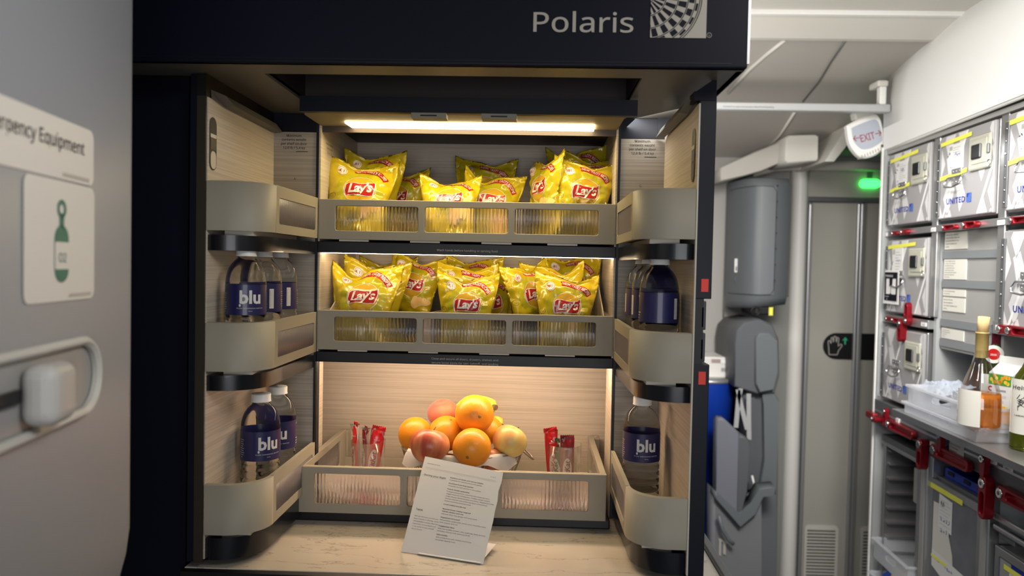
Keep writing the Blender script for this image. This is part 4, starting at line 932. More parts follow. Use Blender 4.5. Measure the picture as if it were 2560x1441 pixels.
def container(W=.267, Hh=.226, vary=0, first_label=''):
    t = thing('meal_container', first_label, 'container')
    b = B(); b.box(0, W, .004, .45, 0, Hh, steel, .002); b.obj('container_body', t)
    b = B(); b.box(.004, W-.003, -.006, .004, .003, Hh-.003, cont_base, .003); pattern(b, .008, W-.006, .006, Hh-.006, -.0064); b.obj('front_door', t)
    b = B(); b.box(.001, .016, -.010, -.006, .010, Hh-.02, steel_dk, .001)
    for i in range(7): b.cyl((.0085, -.0105, .022+i*.028), (.0085, -.0118, .022+i*.028), .003, .002, chrome, 8)
    b.obj('hinge_strip', t)
    lx = W-.105; b = B(); b.box(lx, W-.010, -.013, -.006, .112, .196, beige, .005); b.box(lx+.018, W-.022, -.0145, -.012, .126, .186, beige, .002)
    pl_ = b.obj('latch_plate', t); b = B(); b.box(lx+.022, lx+.062, -.019, -.013, .138, .174, black, .003); b.box(lx+.0615, lx+.064, -.0195, -.013, .140, .172, steel_dk, .001); b.obj('latch_paddle', pl_)
    b = B(); b.tube([(W-.010+.007*math.cos(a), -.014, .122+.008*math.sin(a)) for a in [i*PI/5 for i in range(10)]], .0012, chrome, 6, True); b.box(W-.016, W-.008, -.018, -.012, .145, .168, steel_dk, .002); b.obj('hasp', pl_)
    b = B(); hx = .075; b.box(hx, hx+.048, -.0085, -.006, .115, .130, steel, .001); b.box(hx, hx+.048, -.0085, -.006, .088, .103, steel, .001)
    for i in range(3):
        for z_ in (.1225, .0955): b.cyl((hx+.008+i*.016, -.0085, z_), (hx+.008+i*.016, -.0098, z_), .0022, .0018, chrome, 8)
    hp = b.obj('handle_bracket', t); b = B(); b.tube([(hx-.010, -.012, .108), (hx+.058, -.012, .108), (hx+.066, -.016, .100), (hx+.062, -.020, .086), (hx+.030, -.022, .080), (hx-.010, -.020, .084), (hx-.018, -.016, .094)], .0026, chrome, 7, True); b.obj('handle_bail', hp)
    b = B(); wordmark(b, .050, .040, .0145, -.0068); b.obj('wordmark', t)
    rnd = random.Random(vary); b = B()
    px, pz, pw, ph_ = (.055, .128, .075, .066) if vary % 3 else (.045, .105, .070, .095)
    b.box(px, px+pw, -.0076, -.0068, pz, pz+ph_, paper)
    for i in range(9): b.add2d(rect(px+pw*.3, px+pw*(.6+.3*rnd.random()), pz+ph_*(.12+.09*i), pz+ph_*(.14+.09*i)), fg(-.0078), print_lt)
    b.add2d(rect(px+pw*.06, px+pw*.26, pz+ph_*.78, pz+ph_*.94), fg(-.0078), print_lt)
    b.add2d(mv(squig(3, .026, .012, rnd), px+pw*.45, pz+ph_*.5), fg(-.0080), blue_ink); b.add2d(mv(squig(2, .018, .012, rnd), px+.004, pz+ph_*.42, .9), fg(-.0080), print_dk); b.add2d(mv(squig(2, .016, .008, rnd), px+.004, pz+ph_*.05), fg(-.0080), blue_ink)
    tg = b.obj('paper_tag', t)
    b = B(); fn = plane((.002, -.0082, .196), (1, 0, .035), (0, 0, 1)); b.add2d(rect(0, .165+.03*(vary % 2), 0, .0105), lambda u, v: fn(u, v), tape); b.obj('tape_strip', t)
    b = B(); fn = plane((.000, -.0082, .104), (1, 0, .07), (0, 0, 1)); b.add2d(rect(0, .150, 0, .0105), lambda u, v: fn(u, v), tape)
    if vary != 3: b.obj('tape_strip', t)
    return t
specs = ((.018, .147, 1, 'meal container with yellow tape at the far left of the top row'), (.330, .147, 2, 'large top-row container with yellow tapes, second from the hood end'), (.640, .147, 4, 'container cut by the photo edge in the top row'),
 (.022, -.119, 3, 'second-row container with a long paper tag and hanging wine-glass card'), (.642, -.119, 5, 'right-hand container beside the instruction placards, tape free'), (.018, -.388, 6, 'scuffed container standing just above the counter at far left'), (.652, -.372, 7, 'container half hidden behind the dark wine bottle necks'), (.94, .147, 8, None), (.94, -.119, 9, None))
for s_, z_, vr, lb in specs:
    if lb is None: continue
    t = container(vary=vr, first_label=lb); t['group'] = 'meal containers in the galley wall'; t.location = GP(s_, z_, .075 if vr == 7 else 0); t.rotation_euler = (0, 0, RZ)
    if vr in (5, 6, 7):
        for ch in list(t.children):
            if ch.name.startswith(('tape_strip', 'paper_tag')): bpy.data.objects.remove(ch)
# fragile sticker card
t = gthing('fragile_card', 'white and dark FRAGILE card with a wine glass hanging from the second-row container', 'card', .0, 0)
p0_ = gs(2213, 676, .018); p1_ = gs(2240, 762, .018); x0, z1 = p0_; x1, z0 = p1_
b = B(); b.prism([Vector((x0, -.018, z1)), Vector((x1+.012, -.018, z1)), Vector((x1+.016, -.018, z0)), Vector((x0-.004, -.020, z0))], (0, .0008, 0), paper); b.obj('card', t)
b = B(); f_ = lambda u, v: Vector((u, -.0205, v)); b.add2d(rect(x0+.005, x1+.008, z0+.010, z1-.006), f_, navy_face); f2 = lambda u, v: Vector((u, -.0208, v))
b.add2d(mv(text('FRAGILE', .012, 'LEFT', .02, width=.052), x0+.010, z1-.020), f2, paper); b.add2d(rect(x0+.018, x1, z0+.030, z1-.026), f2, paper); f3 = lambda u, v: Vector((u, -.0211, v)); cx_ = (x0+.018+x1)/2; zc = (z0+z1)/2
b.add2d(poly([(cx_-.012, zc+.028), (cx_+.012, zc+.028), (cx_+.010, zc+.008), (cx_+.0015, zc), (cx_+.0015, zc-.018), (cx_+.009, zc-.021), (cx_-.009, zc-.021), (cx_-.0015, zc-.018), (cx_-.0015, zc), (cx_-.010, zc+.008)]), f3, navy_face)
b.add2d(mv(text('HANDLE WITH', .006, 'LEFT', .02), x0+.012, z0+.021), f2, paper); b.add2d(mv(text('CARE', .006, 'LEFT', .02), x0+.020, z0+.013), f2, paper); b.obj('print', t)
# ---------------------------------------------------------------- carts
cgrey = mat_noise('cart_grey_door', (.13, .135, .15), (.17, .175, .19), 14, rough=.4)
def cart_shell(t, W, zt, open_top=0):
    b = B(); b.box(0, .014, 0, .5, 0, zt, steel, .002); b.box(W-.014, W, 0, .5, 0, zt, steel, .002); b.box(.014, W-.014, .48, .5, 0, zt, steel_dk); b.box(.014, W-.014, 0, .48, 0, .03, steel); b.obj('cart_body', t)
    b = B(); b.box(-.003, W+.003, -.004, .5, zt-.022, zt, steel_dk, .004); b.box(-.004, W+.004, -.006, .012, zt-.03, zt-.018, steel, .003); b.obj('top_rim', t)
    for x in (.03, W-.03):
        for y in (.06, .42): b = B(); b.cyl((x-.01, y, -.055), (x+.01, y, -.055), .035, .035, black, 16); b.box(x-.014, x+.014, y-.02, y+.02, -.03, .0, steel); b.obj('castor', t)
clearp = see_through(mat('milky_plastic', (.86, .88, .92), .25, trans=.35, ior=1.12), .58); 
ZC0 = -EYE+.09
t = gthing('galley_cart', 'open metal trolley bay with runner rails and clear drawers, far left under the counter', 'cart', .020, ZC0, .004); Hc = -.505-ZC0
cart_shell(t, .272, Hc)
b = B()
for z_ in (.62, .665, .71, .755, .80, .845, .89, .93): 
    zz = z_*Hc/.98
    for x0_, x1_ in ((.014, .030), (.242, .258)): b.box(x0_, x1_, .01, .46, zz, zz+.006, steel, .001)
b.obj('runner_rails', t)
b = B(); b.box(.014, .030, -.004, .0, 0, Hc-.03, steel, .001); b.box(.242, .258, -.004, .0, 0, Hc-.03, steel, .001); b.box(.17, .242, .02, .028, Hc-.16, Hc-.06, grey_lt); b.obj('door_seal', t)
def plastic_drawer(s, z, y, W, Dp, Hh, label, rz=0, m=None, name='clear_tray', slots=True):
    t = gthing(name, label, 'tray', s, z, y, None, rz); m = m or clearp; th = .0025
    b = B(); b.plate([(0, 0), (W, 0), (W, Hh), (0, Hh)], [rrect(W*.38, W*.66, Hh*.40, Hh*.72, Hh*.15, 4)], th, lambda u, v, w_: Vector((u, th/2+w_, v)), m)
    b.box(0, W, Dp-th, Dp, 0, Hh, m); b.box(0, th, th, Dp-th, 0, Hh, m); b.box(W-th, W, th, Dp-th, 0, Hh, m); b.box(0, W, 0, Dp, -th, 0, m); b.obj('tray', t)
    b = B(); b.box(-.006, W+.006, -.007, .0, Hh-.006, Hh, m, .001); b.box(-.006, W+.006, Dp, Dp+.006, Hh-.006, Hh, m, .001); b.box(-.007, 0, 0, Dp, Hh-.006, Hh, m, .001); b.box(W, W+.007, 0, Dp, Hh-.006, Hh, m, .001); b.obj('rim', t)
    return t
plastic_drawer(.042, -.888, -.022, .23, .30, .060, 'milky plastic drawer with an oval grip half way down the open trolley')
plastic_drawer(.042, -.975, -.03, .23, .30, .040, 'second milky drawer below, full of small packets')
o = B(); o.box(0, .035, 0, .035, 0, .07, mat('yellow_pack', (.75, .48, .03), .4), .004); o.box(.004, .031, .004, .031, .07, .088, mat('blue_cap', (.03, .06, .45), .4), .006)
y_ = o.obj('yellow_carton', None); y_.location = GP(.235, -.885, .03); y_.rotation_euler.z = RZ; tag(y_, 'small yellow carton with blue top in the open trolley drawer', 'carton')
rnd = random.Random(5)
for i in range(7):
    o = B(); o.box(0, .045, 0, .05, 0, .012, mat(('packet_blue', 'packet_yellow', 'packet_black', 'packet_white')[i % 4], ((.03, .08, .45), (.72, .60, .08), (.02, .02, .02), (.7, .7, .7))[i % 4], .4), .003)
    q = o.obj('packet', None); q.location = GP(.055+i*.027, -.965+.012*(i % 2), -.012+.02*(i % 3)); q.rotation_euler = (.5+.3*(i % 2), .2, RZ+rnd.random()); tag(q, 'small %s packet in the lower milky drawer, %s' % (('blue', 'yellow', 'black', 'white')[i % 4], ('leftmost', 'second from left', 'third from left', 'in the middle', 'third from right', 'second from right', 'rightmost')[i]), 'packet', 'packets in the lower drawer')
t = gthing('galley_cart', 'grey-doored trolley with taped paper tags and a blue tray on top', 'cart', .325, ZC0, .004); Hc2 = -.545-ZC0+.035
b = B(); b.box(0, .262, .012, .5, 0, Hc2-.035, steel_dk, .002); b.obj('cart_body', t)
b = B(); zt = Hc2-.045; b.plate([(0, .02), (.262, .02), (.262, zt), (0, zt)], [rrect(.018, .236, .05, zt-.020, .004, 3)], .010, lambda u, v, w_: Vector((u, .006+w_, v)), steel, .001); b.obj('door_frame', t)
b = B(); b.box(.014, .240, .004, .010, .04, zt-.016, cgrey); b.obj('door_panel', t)
b = B(); b.box(0, .014, .0, .5, zt, Hc2+.012, steel, .002); b.box(.248, .262, 0, .5, zt, Hc2+.012, steel, .002); b.box(0, .262, .40, .42, zt, Hc2+.03, steel_dk, .002); b.box(0, .262, .10, .12, Hc2+.01, Hc2+.025, steel, .002); b.obj('top_rim', t)
b = B(); fn = fg(.0030); f4 = fg(.0026); f5 = fg(.0022)
b.add2d(poly([(.02, zt-.06), (.10, zt-.055), (.105, zt-.13), (.125, zt-.17), (.13, zt-.21), (.02, zt-.20)]), fn, labelw); b.add2d(poly([(.05, zt-.03), (.118, zt-.035), (.118, zt-.12), (.05, zt-.12)]), f4, paper)
b.add2d(poly([(.02, zt-.19), (.20, zt-.20), (.205, zt-.27), (.12, zt-.262), (.02, zt-.235)]), f4, paper)
rr = random.Random(3)
for x, z, L, c in ((.06, -.10, .05, blue_ink), (.06, -.13, .05, blue_ink), (.06, -.06, .02, print_dk), (.03, -.215, .04, blue_ink), (.09, -.22, .04, blue_ink), (.14, -.225, .05, blue_ink), (.10, -.245, .04, blue_ink), (.15, -.25, .045, blue_ink)): b.add2d(mv(squig(4, L, .013, rr), x, zt+z), f5, c)
for i in range(8): b.add2d(rect(.056, .10+.01*(i % 2), zt-.045-i*.009, zt-.044-i*.009), f5, print_lt)
b.obj('paper_tag', t)
b = B(); b.add2d(rect(.004, .17, zt-.026, zt-.012), fg(.0005), tape); b.obj('tape_strip', t); b = B(); b.add2d(rect(.004, .10, zt-.212, zt-.204), fg(.0020), tape); b.obj('tape_strip', t)
b = B(); zl = zt-.335; b.box(.070, .190, .000, .004, zl, zl+.034, grey_lt, .002); wordmark(b, .080, zl+.011, .0125, -.0003, print_dk, ublue2); b.obj('wordmark_plate', t)
b = B(); b.box(.082, .18, .000, .004, zl-.06, zl-.02, labelw, .002); b.obj('info_plate', t)
o = B(); bl = mat('blue_tray', (.015, .045, .36), .35); o.box(0, .215, 0, .30, 0, .004, bl); o.box(0, .215, 0, .005, 0, .026, bl, .001); o.box(0, .004, 0, .3, 0, .026, bl, .001); o.box(.211, .215, 0, .3, 0, .026, bl, .001); o.box(0, .215, .295, .3, 0, .026, bl, .001)
for x in (.02, .10, .165): o.box(x, x+.03, -.002, .0, .012, .022, navy)
q = o.obj('blue_tray', None); q.location = GP(.350, Hc2-.036+ZC0, .03); q.rotation_euler.z = RZ; tag(q, 'blue plastic tray lying on top of the grey-doored trolley', 'tray')
t = gthing('galley_cart', 'trolley at the lower right photo edge, blue striped panel with taped tags', 'cart', .640, ZC0, .004); zt = -.625-ZC0
b = B(); b.box(0, .262, .012, .5, 0, zt, steel, .002); b.obj('cart_body', t)
b = B(); b.plate([(0, .02), (.262, .02), (.262, zt), (0, zt)], [rrect(.016, .246, .05, zt-.020, .004, 3)], .010, lambda u, v, w_: Vector((u, .006+w_, v)), steel, .001); b.obj('door_frame', t)
b = B(); b.box(.014, .248, .004, .010, .04, zt-.016, ublue); b.add2d(rect(.018, .06, zt-.09, zt-.022), fg(.0035), grey_lt)
for i in range(16): b.add2d(rect(.018, .062, zt-.14-i*.012, zt-.136-i*.012), fg(.0035), ublue2)
b.add2d(mv(text('UNITED', .055, 'LEFT', .02), .036, zt-.235), fg(.0034), paper); b.obj('door_panel', t)
b = B(); b.add2d(poly([(.055, zt-.04), (.14, zt-.045), (.14, zt-.20), (.06, zt-.20)]), fg(.0028), paper); b.add2d(poly([(.02, zt-.07), (.06, zt-.075), (.055, zt-.15), (.02, zt-.135)]), fg(.0029), labelw); b.add2d(poly([(.062, zt-.19), (.15, zt-.20), (.15, zt-.30), (.062, zt-.29)]), fg(.0025), labelw)
for i in range(5): b.add2d(mv(squig(4, .05, .013, rr), .07, zt-.10-i*.03), fg(.0022), blue_ink)
b.obj('paper_tag', t)
b = B(); b.add2d(rect(.035, .15, zt-.042, zt-.030), fg(.0020), tape); b.obj('tape_strip', t); b = B(); b.add2d(rect(.035, .15, zt-.30, zt-.285), fg(.0018), tape); b.obj('tape_strip', t)
b = gb(); b.box(.645, .95, -.010, .0, -.560, -.545, steel, .004); b.box(.645, .95, -.006, .0, -.585, -.572, steel, .004); b.box(.66, .72, .0, .03, -.60, -.585, steel_dk, .002); b.obj('rail', gal)
# ---------------------------------------------------------------- things on the counter
ZK = -.4015
ZS = -.3655; OF = .10
b = gb(); b.box(.345, 1.10, -OF-.012, .0, ZS-.008, ZS, steel, .002); b.box(.35, 1.1, -OF-.013, -OF-.011, ZS-.016, ZS-.001, steel_dk); b.box(.36, 1.1, .0, .20, ZS-.036, ZS-.001, steel); b.obj('pull_out_shelf', gal)
e0, _ = gs(2262, 1000, OF); e1, _ = gs(2440, 1105, OF)
plastic_drawer(e0, ZS+.003, -OF, e1-e0, .155, .027, 'long milky plastic tray lying on the counter, lowest of two', m=clearp)
plastic_drawer(e0+.02, ZS+.033, -OF, e1-e0-.02, .155, .044, 'long milky plastic tray stacked on another, holding wine and juice', m=clearp)
zin = ZS+.0365
def wine(name, label, u, v, zb, r, h, m, capm, caph, prof, extra=None, rz=0, y=None):
    p = atZ(u, v, zb); t = thing(name, label, 'bottle', p, (0, 0, RZ+rz)); b = B(); b.lathe([(x*r, z*h) for x, z in prof], m, 44); b.obj('bottle_body', t)
    nr = prof[-2][0]*r
    b = B(); b.lathe([(nr+.0012, h-caph), (nr+.0016, h-.004), (nr+.0024, h-.0035), (nr+.0024, h-.0005), (0, h+.0002)], capm, 28); b.obj('capsule', t); return t
wcol = thin_clear('clear_wine_glass', (.93, .95, .96), .03, .10); wgreen = mat('green_wine_glass', (.30, .34, .03), .04, trans=.9, ior=1.2); wdk = mat('dark_green_glass', (.05, .08, .02), .05, trans=.6, ior=1.3)
capg = mat_noise('gold_capsule', (.42, .30, .10), (.52, .38, .14), 30, rough=.4, metal=.3); capr = mat('burgundy_capsule', (.10, .008, .018), .3, .3); corkm = mat_noise('cork', (.55, .38, .17), (.65, .47, .24), 60, rough=.8)
rosew = see_through(mat('rose_wine', (.90, .30, .04), .05, trans=.7, ior=1.15), .25, (.95, .55, .2))
pr = [(0, .0), (.96, 0), (1, .015), (1, .18), (.97, .30), (.86, .42), (.66, .54), (.44, .66), (.33, .76), (.28, .84), (.27, 1), (0, 1)]
t = wine('wine_bottle', 'clear rosé wine bottle with a cork standing in its gold neck', 2447, 1066, zin, .0415, .207, wcol, capg, .056, pr)
b = B(); b.lathe([(0, .003), (.0385, .003), (.0400, .008), (.0400, .055), (.0392, .074), (0, .074)], rosew, 40); b.obj('wine', t)
b = B(); b.cyl((0, 0, .204), (.004, 0, .240), .0105, .0115, corkm, 20); b.obj('cork', t)
b = B(); b.add2d(rect(-.040, .022, .004, .082), lambda x, z: Vector((.0420*math.cos(-PI/2+x/.0420+.60), .0420*math.sin(-PI/2+x/.0420+.60), z)), labelw, .005); b.obj('label', t)
pg = [(0, 0), (.95, 0), (1, .02), (1, .50), (.97, .58), (.80, .66), (.50, .74), (.36, .80), (.34, .88), (.34, 1), (0, 1)]
t = wine('wine_bottle', 'dark green wine bottle with burgundy capsule and round red seal, behind the rosé', 2487, 1040, zin, .033, .215, wdk, capr, .058, pg)
b = B(); cyl_ = lambda x, z: Vector((.0335*math.cos(-PI/2+x/.0335+.85), .0335*math.sin(-PI/2+x/.0335+.85), z)); b.add2d(mv(disc(0, 0, .021), 0, .148), cyl_, labelw, .004); b.add2d(mv(disc(0, 0, .013, 24, .013), 0, .148), lambda x, z: cyl_(x, z)*1.0+Vector((math.cos(-PI/2+x/.0335+.85), math.sin(-PI/2+x/.0335+.85), 0))*.0005, bred, .004)
b.add2d(mv(text('2020', .008, 'CENTER', .02), 0, .145), lambda x, z: cyl_(x, z)+Vector((math.cos(-PI/2+x/.0335+.85), math.sin(-PI/2+x/.0335+.85), 0))*.001, paper, .004); b.add2d(rect(-.03, .03, .03, .10), cyl_, labelw, .005); b.obj('label', t)
wine('wine_bottle', 'burgundy-capped bottle neck rising behind the juice carton', 2556, 1040, zin, .033, .215, wdk, capr, .058, pg)
t = wine('wine_bottle', 'olive green wine bottle with cream vintage label at the right photo edge', 2572, 1124, ZS+.001, .036, .235, wgreen, capr, .058, pg, rz=.3)
b = B(); R_ = .0365; cyl2 = lambda x, z, o_=0: Vector(((R_+o_)*math.cos(-PI/2+x/R_+.80), (R_+o_)*math.sin(-PI/2+x/R_+.80), z)); b.add2d(rect(-.050, .045, .035, .150), cyl2, labelw, .005)
c3 = lambda x, z: cyl2(x, z, .0006); b.add2d(mv(text('Heitz Cellar', .018, 'CENTER', .01, width=.080), 0, .128), c3, print_dk, .004); b.add2d(mv(text('CABERNET SAUVIGNON', .0065, 'CENTER', .02, width=.066), 0, .072), c3, print_dk, .004); b.add2d(mv(text('NAPA VALLEY', .0045, 'CENTER'), 0, .064), c3, print_dk, .004); b.add2d(mv(text('2022', .006, 'CENTER'), 0, .045), c3, print_dk, .004)
rn = random.Random(9)
for i in range(26): b.add2d(mv(rect(-.004-.004*rn.random(), .006, -.0005, .0007), -.026+.05*rn.random(), .086+.034*rn.random(), rn.random()*3), c3, print_dk, .004)
b.add2d(ring(-.012, .103, .009, .010), c3, print_dk, .004); b.obj('label', t)
orange_p = mat('juice_orange_print', (.85, .36, .03), .5); cgreen = mat('carton_green', (.06, .30, .04), .5); cyell = mat('carton_yellow', (.85, .62, .04), .5)
def carton(u, v, label, rz):
    p = atZ(u, v, zin); t = thing('juice_carton', label, 'carton', p, (0, 0, RZ+rz), 'orange juice cartons'); W, H0, H1 = .060, .110, .132
    b = B(); x0, x1 = -W/2, W/2; b.box(x0, x1, x0, x1, 0, H0, paper)
    b.face([(x0, x0, H0), (x1, x0, H0), (x1, 0, H1), (x0, 0, H1)], paper); b.face([(x0, x1, H0), (x0, 0, H1), (x1, 0, H1), (x1, x1, H0)], paper)
    b.face([(x0, x0, H0), (x0+.010, 0, H1-.006), (x0, x1, H0)], paper); b.face([(x1, x0, H0), (x1, x1, H0), (x1-.010, 0, H1-.006)], paper); b.box(x0, x1, -.0015, .0015, H1-.001, H1+.016, paper)
    b.obj('carton_body', t, recalc=False)
    b = B()
    for fn, gn_ in ((lambda u, v: Vector((u, x0-.0006, v)), 0), (lambda u, v: Vector((x1+.0006, u, v)), 1)):
        b.add2d(rect(x0, x1, H0-.026, H0-.002), fn, cgreen); r_ = random.Random(4)
        o2 = (lambda u, v, fn=fn: fn(u, v)+(Vector((0, -.0004, 0)) if fn(0, 0).x < x1 else Vector((.0004, 0, 0))))
        for i in range(16): b.add2d(disc(x0+.004+r_.random()*(W-.01), H0-.022+r_.random()*.018, .0045, 8), o2, (cyell, orange_p)[i % 2])
        b.add2d(mv(text('SUNRISE', .0085, 'CENTER', .01), .002, .070), fn, print_dk); b.add2d(mv(ring(0, 0, .003, .006, 40, 300, 12), -.025, .074), fn, bred)
        b.add2d(mv(text('ORANGE', .011, 'CENTER'), 0, .056), fn, print_lt); b.add2d(mv(text('JUICE', .011, 'CENTER'), 0, .044), fn, print_lt); b.add2d(clipr(disc(.004, .010, .030, 30), x0, x1, 0, .2), fn, cyell); b.add2d(clipr(disc(.004, .010, .027, 30), x0, x1, 0, .2), o2, orange_p)
    b.obj('print', t)
    return t
carton(2524, 1056, 'white orange juice carton with a gable top between the wine bottles', .35)
# wrapped cutlery bag: crumpled film and dark items
film = thin_clear('clear_film', (.88, .92, .98), .08, .25, False)
p = GP(.475, zin, -.022); b = B(); k = b.mi(film); n_ = 34; g_ = [[None]*(n_+1) for _ in range(n_+1)]
for i in range(n_+1):
    for j in range(n_+1):
        x = (i/n_-.5)*.22; y = (j/n_-.5)*.12; e = max(0, 1-(abs(x)/.115)**3)*max(0, 1-(abs(y)/.065)**3)
        z = .050*e**.5+abs(noise.noise(Vector((x*40, y*40, 3))))*.022+abs(noise.noise(Vector((x*95, y*95, 7))))*.010
        g_[i][j] = b.bm.verts.new((x, y, z))
for i in range(n_):
    for j in range(n_): f = b.bm.faces.new((g_[i][j], g_[i+1][j], g_[i+1][j+1], g_[i][j+1])); f.material_index = k
o = b.obj('plastic_bag', None); o.location = p+Vector((0, 0, .004)); o.scale = (.9, .85, .9); o.rotation_euler.z = RZ; tag(o, 'crumpled clear plastic bag lying in the upper milky drawer', 'bag')
for i in range(7):
    b = B(); b.cyl((0, 0, 0), (.10, 0, .006), .006, .005, black, 10); o = b.obj('cutlery_handle', None); o.location = GP(.47+.012*i, zin+.006+.013*(i % 3), -.045+.009*i); o.rotation_euler = (0, -.25, RZ+.4+.2*(i % 3)); tag(o, 'black cutlery handle in the plastic bag, %s from its far end' % ('first', 'second', 'third', 'fourth', 'fifth', 'sixth', 'seventh')[i], 'cutlery', 'black cutlery handles in the drawer')
# ================================================================== aisle end: lavatory door, cupboard, jump seat, ceiling
YW = 3.0
liner = mat('cabin_liner', (.42, .395, .36), .6); liner2 = mat('cabin_liner_light', (.60, .58, .53), .55); walm = mat('rear_wall_grey', (.34, .33, .31), .55); doorm = mat('lavatory_door_grey', (.33, .32, .285), .45); postw = mat('corner_post', (.66, .64, .61), .45)
alu = mat('satin_aluminium', (.45, .45, .46), .35, .7)
a = lambda u, v, Y=YW: atY(u, v, Y)
zc = a(2100, 410).z
b = B(); b.box(-.6, a(1990, 700).x, YW+.02, YW+.05, -EYE, 1.0, walm); struct(b, 'wall_back')
X0, X1, X2, X3 = a(2008, 800).x, a(2133, 800).x, a(2148, 800).x, 1.62; zt = a(2080, 508).z
d1 = bpy.data.objects.new('door_1', None); C.objects.link(d1); d1['kind'] = 'structure'
d1['label'] = 'grey folding lavatory door with green light above'
b = B(); b.box(X0+.02, X1, YW, YW+.02, -EYE+.02, zt, doorm); b.obj('door_panel', d1)
b = B(); b.box(X2, X3, YW, YW+.02, -EYE+.02, zt, doorm); b.obj('door_panel', d1)
b = B(); b.box(X1-.002, X1+.010, YW-.016, YW+.002, -EYE+.02, zt, alu, .004); b.box(X1+.012, X2+.006, YW-.014, YW+.002, -EYE+.02, zt, alu, .004); b.obj('centre_hinge', d1)
b = B(); b.box(X0-.012, X0+.004, YW-.02, YW+.02, -EYE, zt+.008, steel_dk, .003); b.box(X0+.006, X0+.021, YW-.014, YW+.02, -EYE+.02, zt-.004, alu, .004); b.box(X0-.012, X3, YW-.022, YW+.02, zt+.002, zt+.022, steel_dk, .004); b.obj('door_frame', d1)
pv = a(2040, 1313); pv2 = a(2092, 1313)
for x0_, x1_ in ((a(2011, 1313).x, a(2095, 1313).x), (a(2151, 1313).x, a(2151, 1313).x+.14)):
    b = B(); zt_ = pv.z; b.plate([(q[0], q[1]) for q in rrect(x0_, x1_, zt_-.42, zt_, .016, 5)], [rrect(x0_+.009, x1_-.009, zt_-.404+i*.0130, zt_-.396+i*.0130, .003, 2) for i in range(30)], .006, lambda u, v, w_: Vector((u, YW-.004+w_, v)), mat('vent_cream', (.50, .49, .44), .5)); b.box(x0_+.005, x1_-.005, YW-.0012, YW-.0006, zt_-.41, zt_-.008, mat('vent_shadow_gap', (.07, .07, .065), .7)); b.obj('vent_grille', d1)
pl0, pl1 = a(2058, 832), a(2058, 898)
b = B(); zb_, zt_ = pl1.z, pl0.z; r_ = (zt_-zb_)/2; pts = [(pl0.x+r_+r_*math.cos(PI/2+PI*i/14), (zt_+zb_)/2+r_*math.sin(PI/2+PI*i/14)) for i in range(15)]+[(X1, zb_), (X1, zt_)]
b.prism([(x, YW-.003, z) for x, z in pts], (0, .003, 0), black); b.box(X2+.008, X3-.1, YW-.003, YW, zb_, zt_, black)
f_ = lambda u, v: Vector((u, YW-.0035, v)); hx, hz = a(2087, 866).x, (zb_+zt_)/2; hand = [(-.020, -.030), (.008, -.030), (.012, -.016), (.024, .002), (.020, .008), (.010, .0), (.012, .028), (.006, .031), (.004, .012), (.001, .034), (-.005, .034), (-.006, .012), (-.010, .031), (-.015, .028), (-.014, .008), (-.020, .020), (-.025, .016), (-.022, -.006)]
H_ = [Vector(q)*1.15 for q in hand]
for p, q in zip(H_, H_[1:]+H_[:1]):
    d_ = (q-p); 
    n_ = Vector((-d_.y, d_.x)).normalized()*.0012; b.add2d(poly([(hx+p.x-n_.x, hz+p.y-n_.y), (hx+q.x-n_.x, hz+q.y-n_.y), (hx+q.x+n_.x, hz+q.y+n_.y), (hx+p.x+n_.x, hz+p.y+n_.y)]), f_, print_lt)
gx, gz = a(2112, 855).x, a(2112, 853).z; gr = mat('green_arrow', (.03, .36, .20), .5); b.add2d(poly([(gx-.003, gz-.014), (gx+.003, gz-.014), (gx+.003, gz+.004), (gx+.012, gz+.001), (gx, gz+.016), (gx-.012, gz+.001), (gx-.003, gz+.004)]), f_, gr); b.obj('push_plate', d1)
gl = mat('green_occupancy_lamp', (.05, .9, .1), emit=5, ecol=(.03, 1, .08)); c0 = a(2143, 461); c1 = a(2191, 461); rr_ = .017
b = B(); b.prism([(x, YW-.034, c0.z+z) for x, z in [(q0, q1) for q0, q1 in rrect(c0.x, c1.x, -rr_, rr_, rr_*.98, 6)]], (0, .014, 0), gl); tag(b.obj('occupancy_lamp', d1), 'glowing green lamp')
b = B(); b.box(X0-.02, X3, YW-.02, YW+.02, zt+.022, zc, doorm); b.box(c0.x+.028, c1.x-.028, YW-.024, YW-.02, c0.z+.022, c0.z+.05, steel_dk); b.obj('door_header', d1)
pw0, pw1 = a(1968, 800), a(2003, 800)
b = B(); b.prism([(pw0.x, YW+.03, -EYE), (pw0.x, YW-.02, -EYE), (pw0.x+.012, YW-.045, -EYE), (pw1.x-.018, YW-.045, -EYE), (pw1.x, YW-.03, -EYE), (pw1.x, YW+.03, -EYE)], (0, 0, zc+EYE), postw, True); struct(b, 'trim_1')
b = B(); q0 = a(1880, 432, 2.95); b.tube([q0, a(1935, 415, 2.94), a(1990, 412, 2.93), a(2060, 413, 2.93), a(2260, 416, 2.93)], .022, liner2, 10); struct(b, 'trim_2')
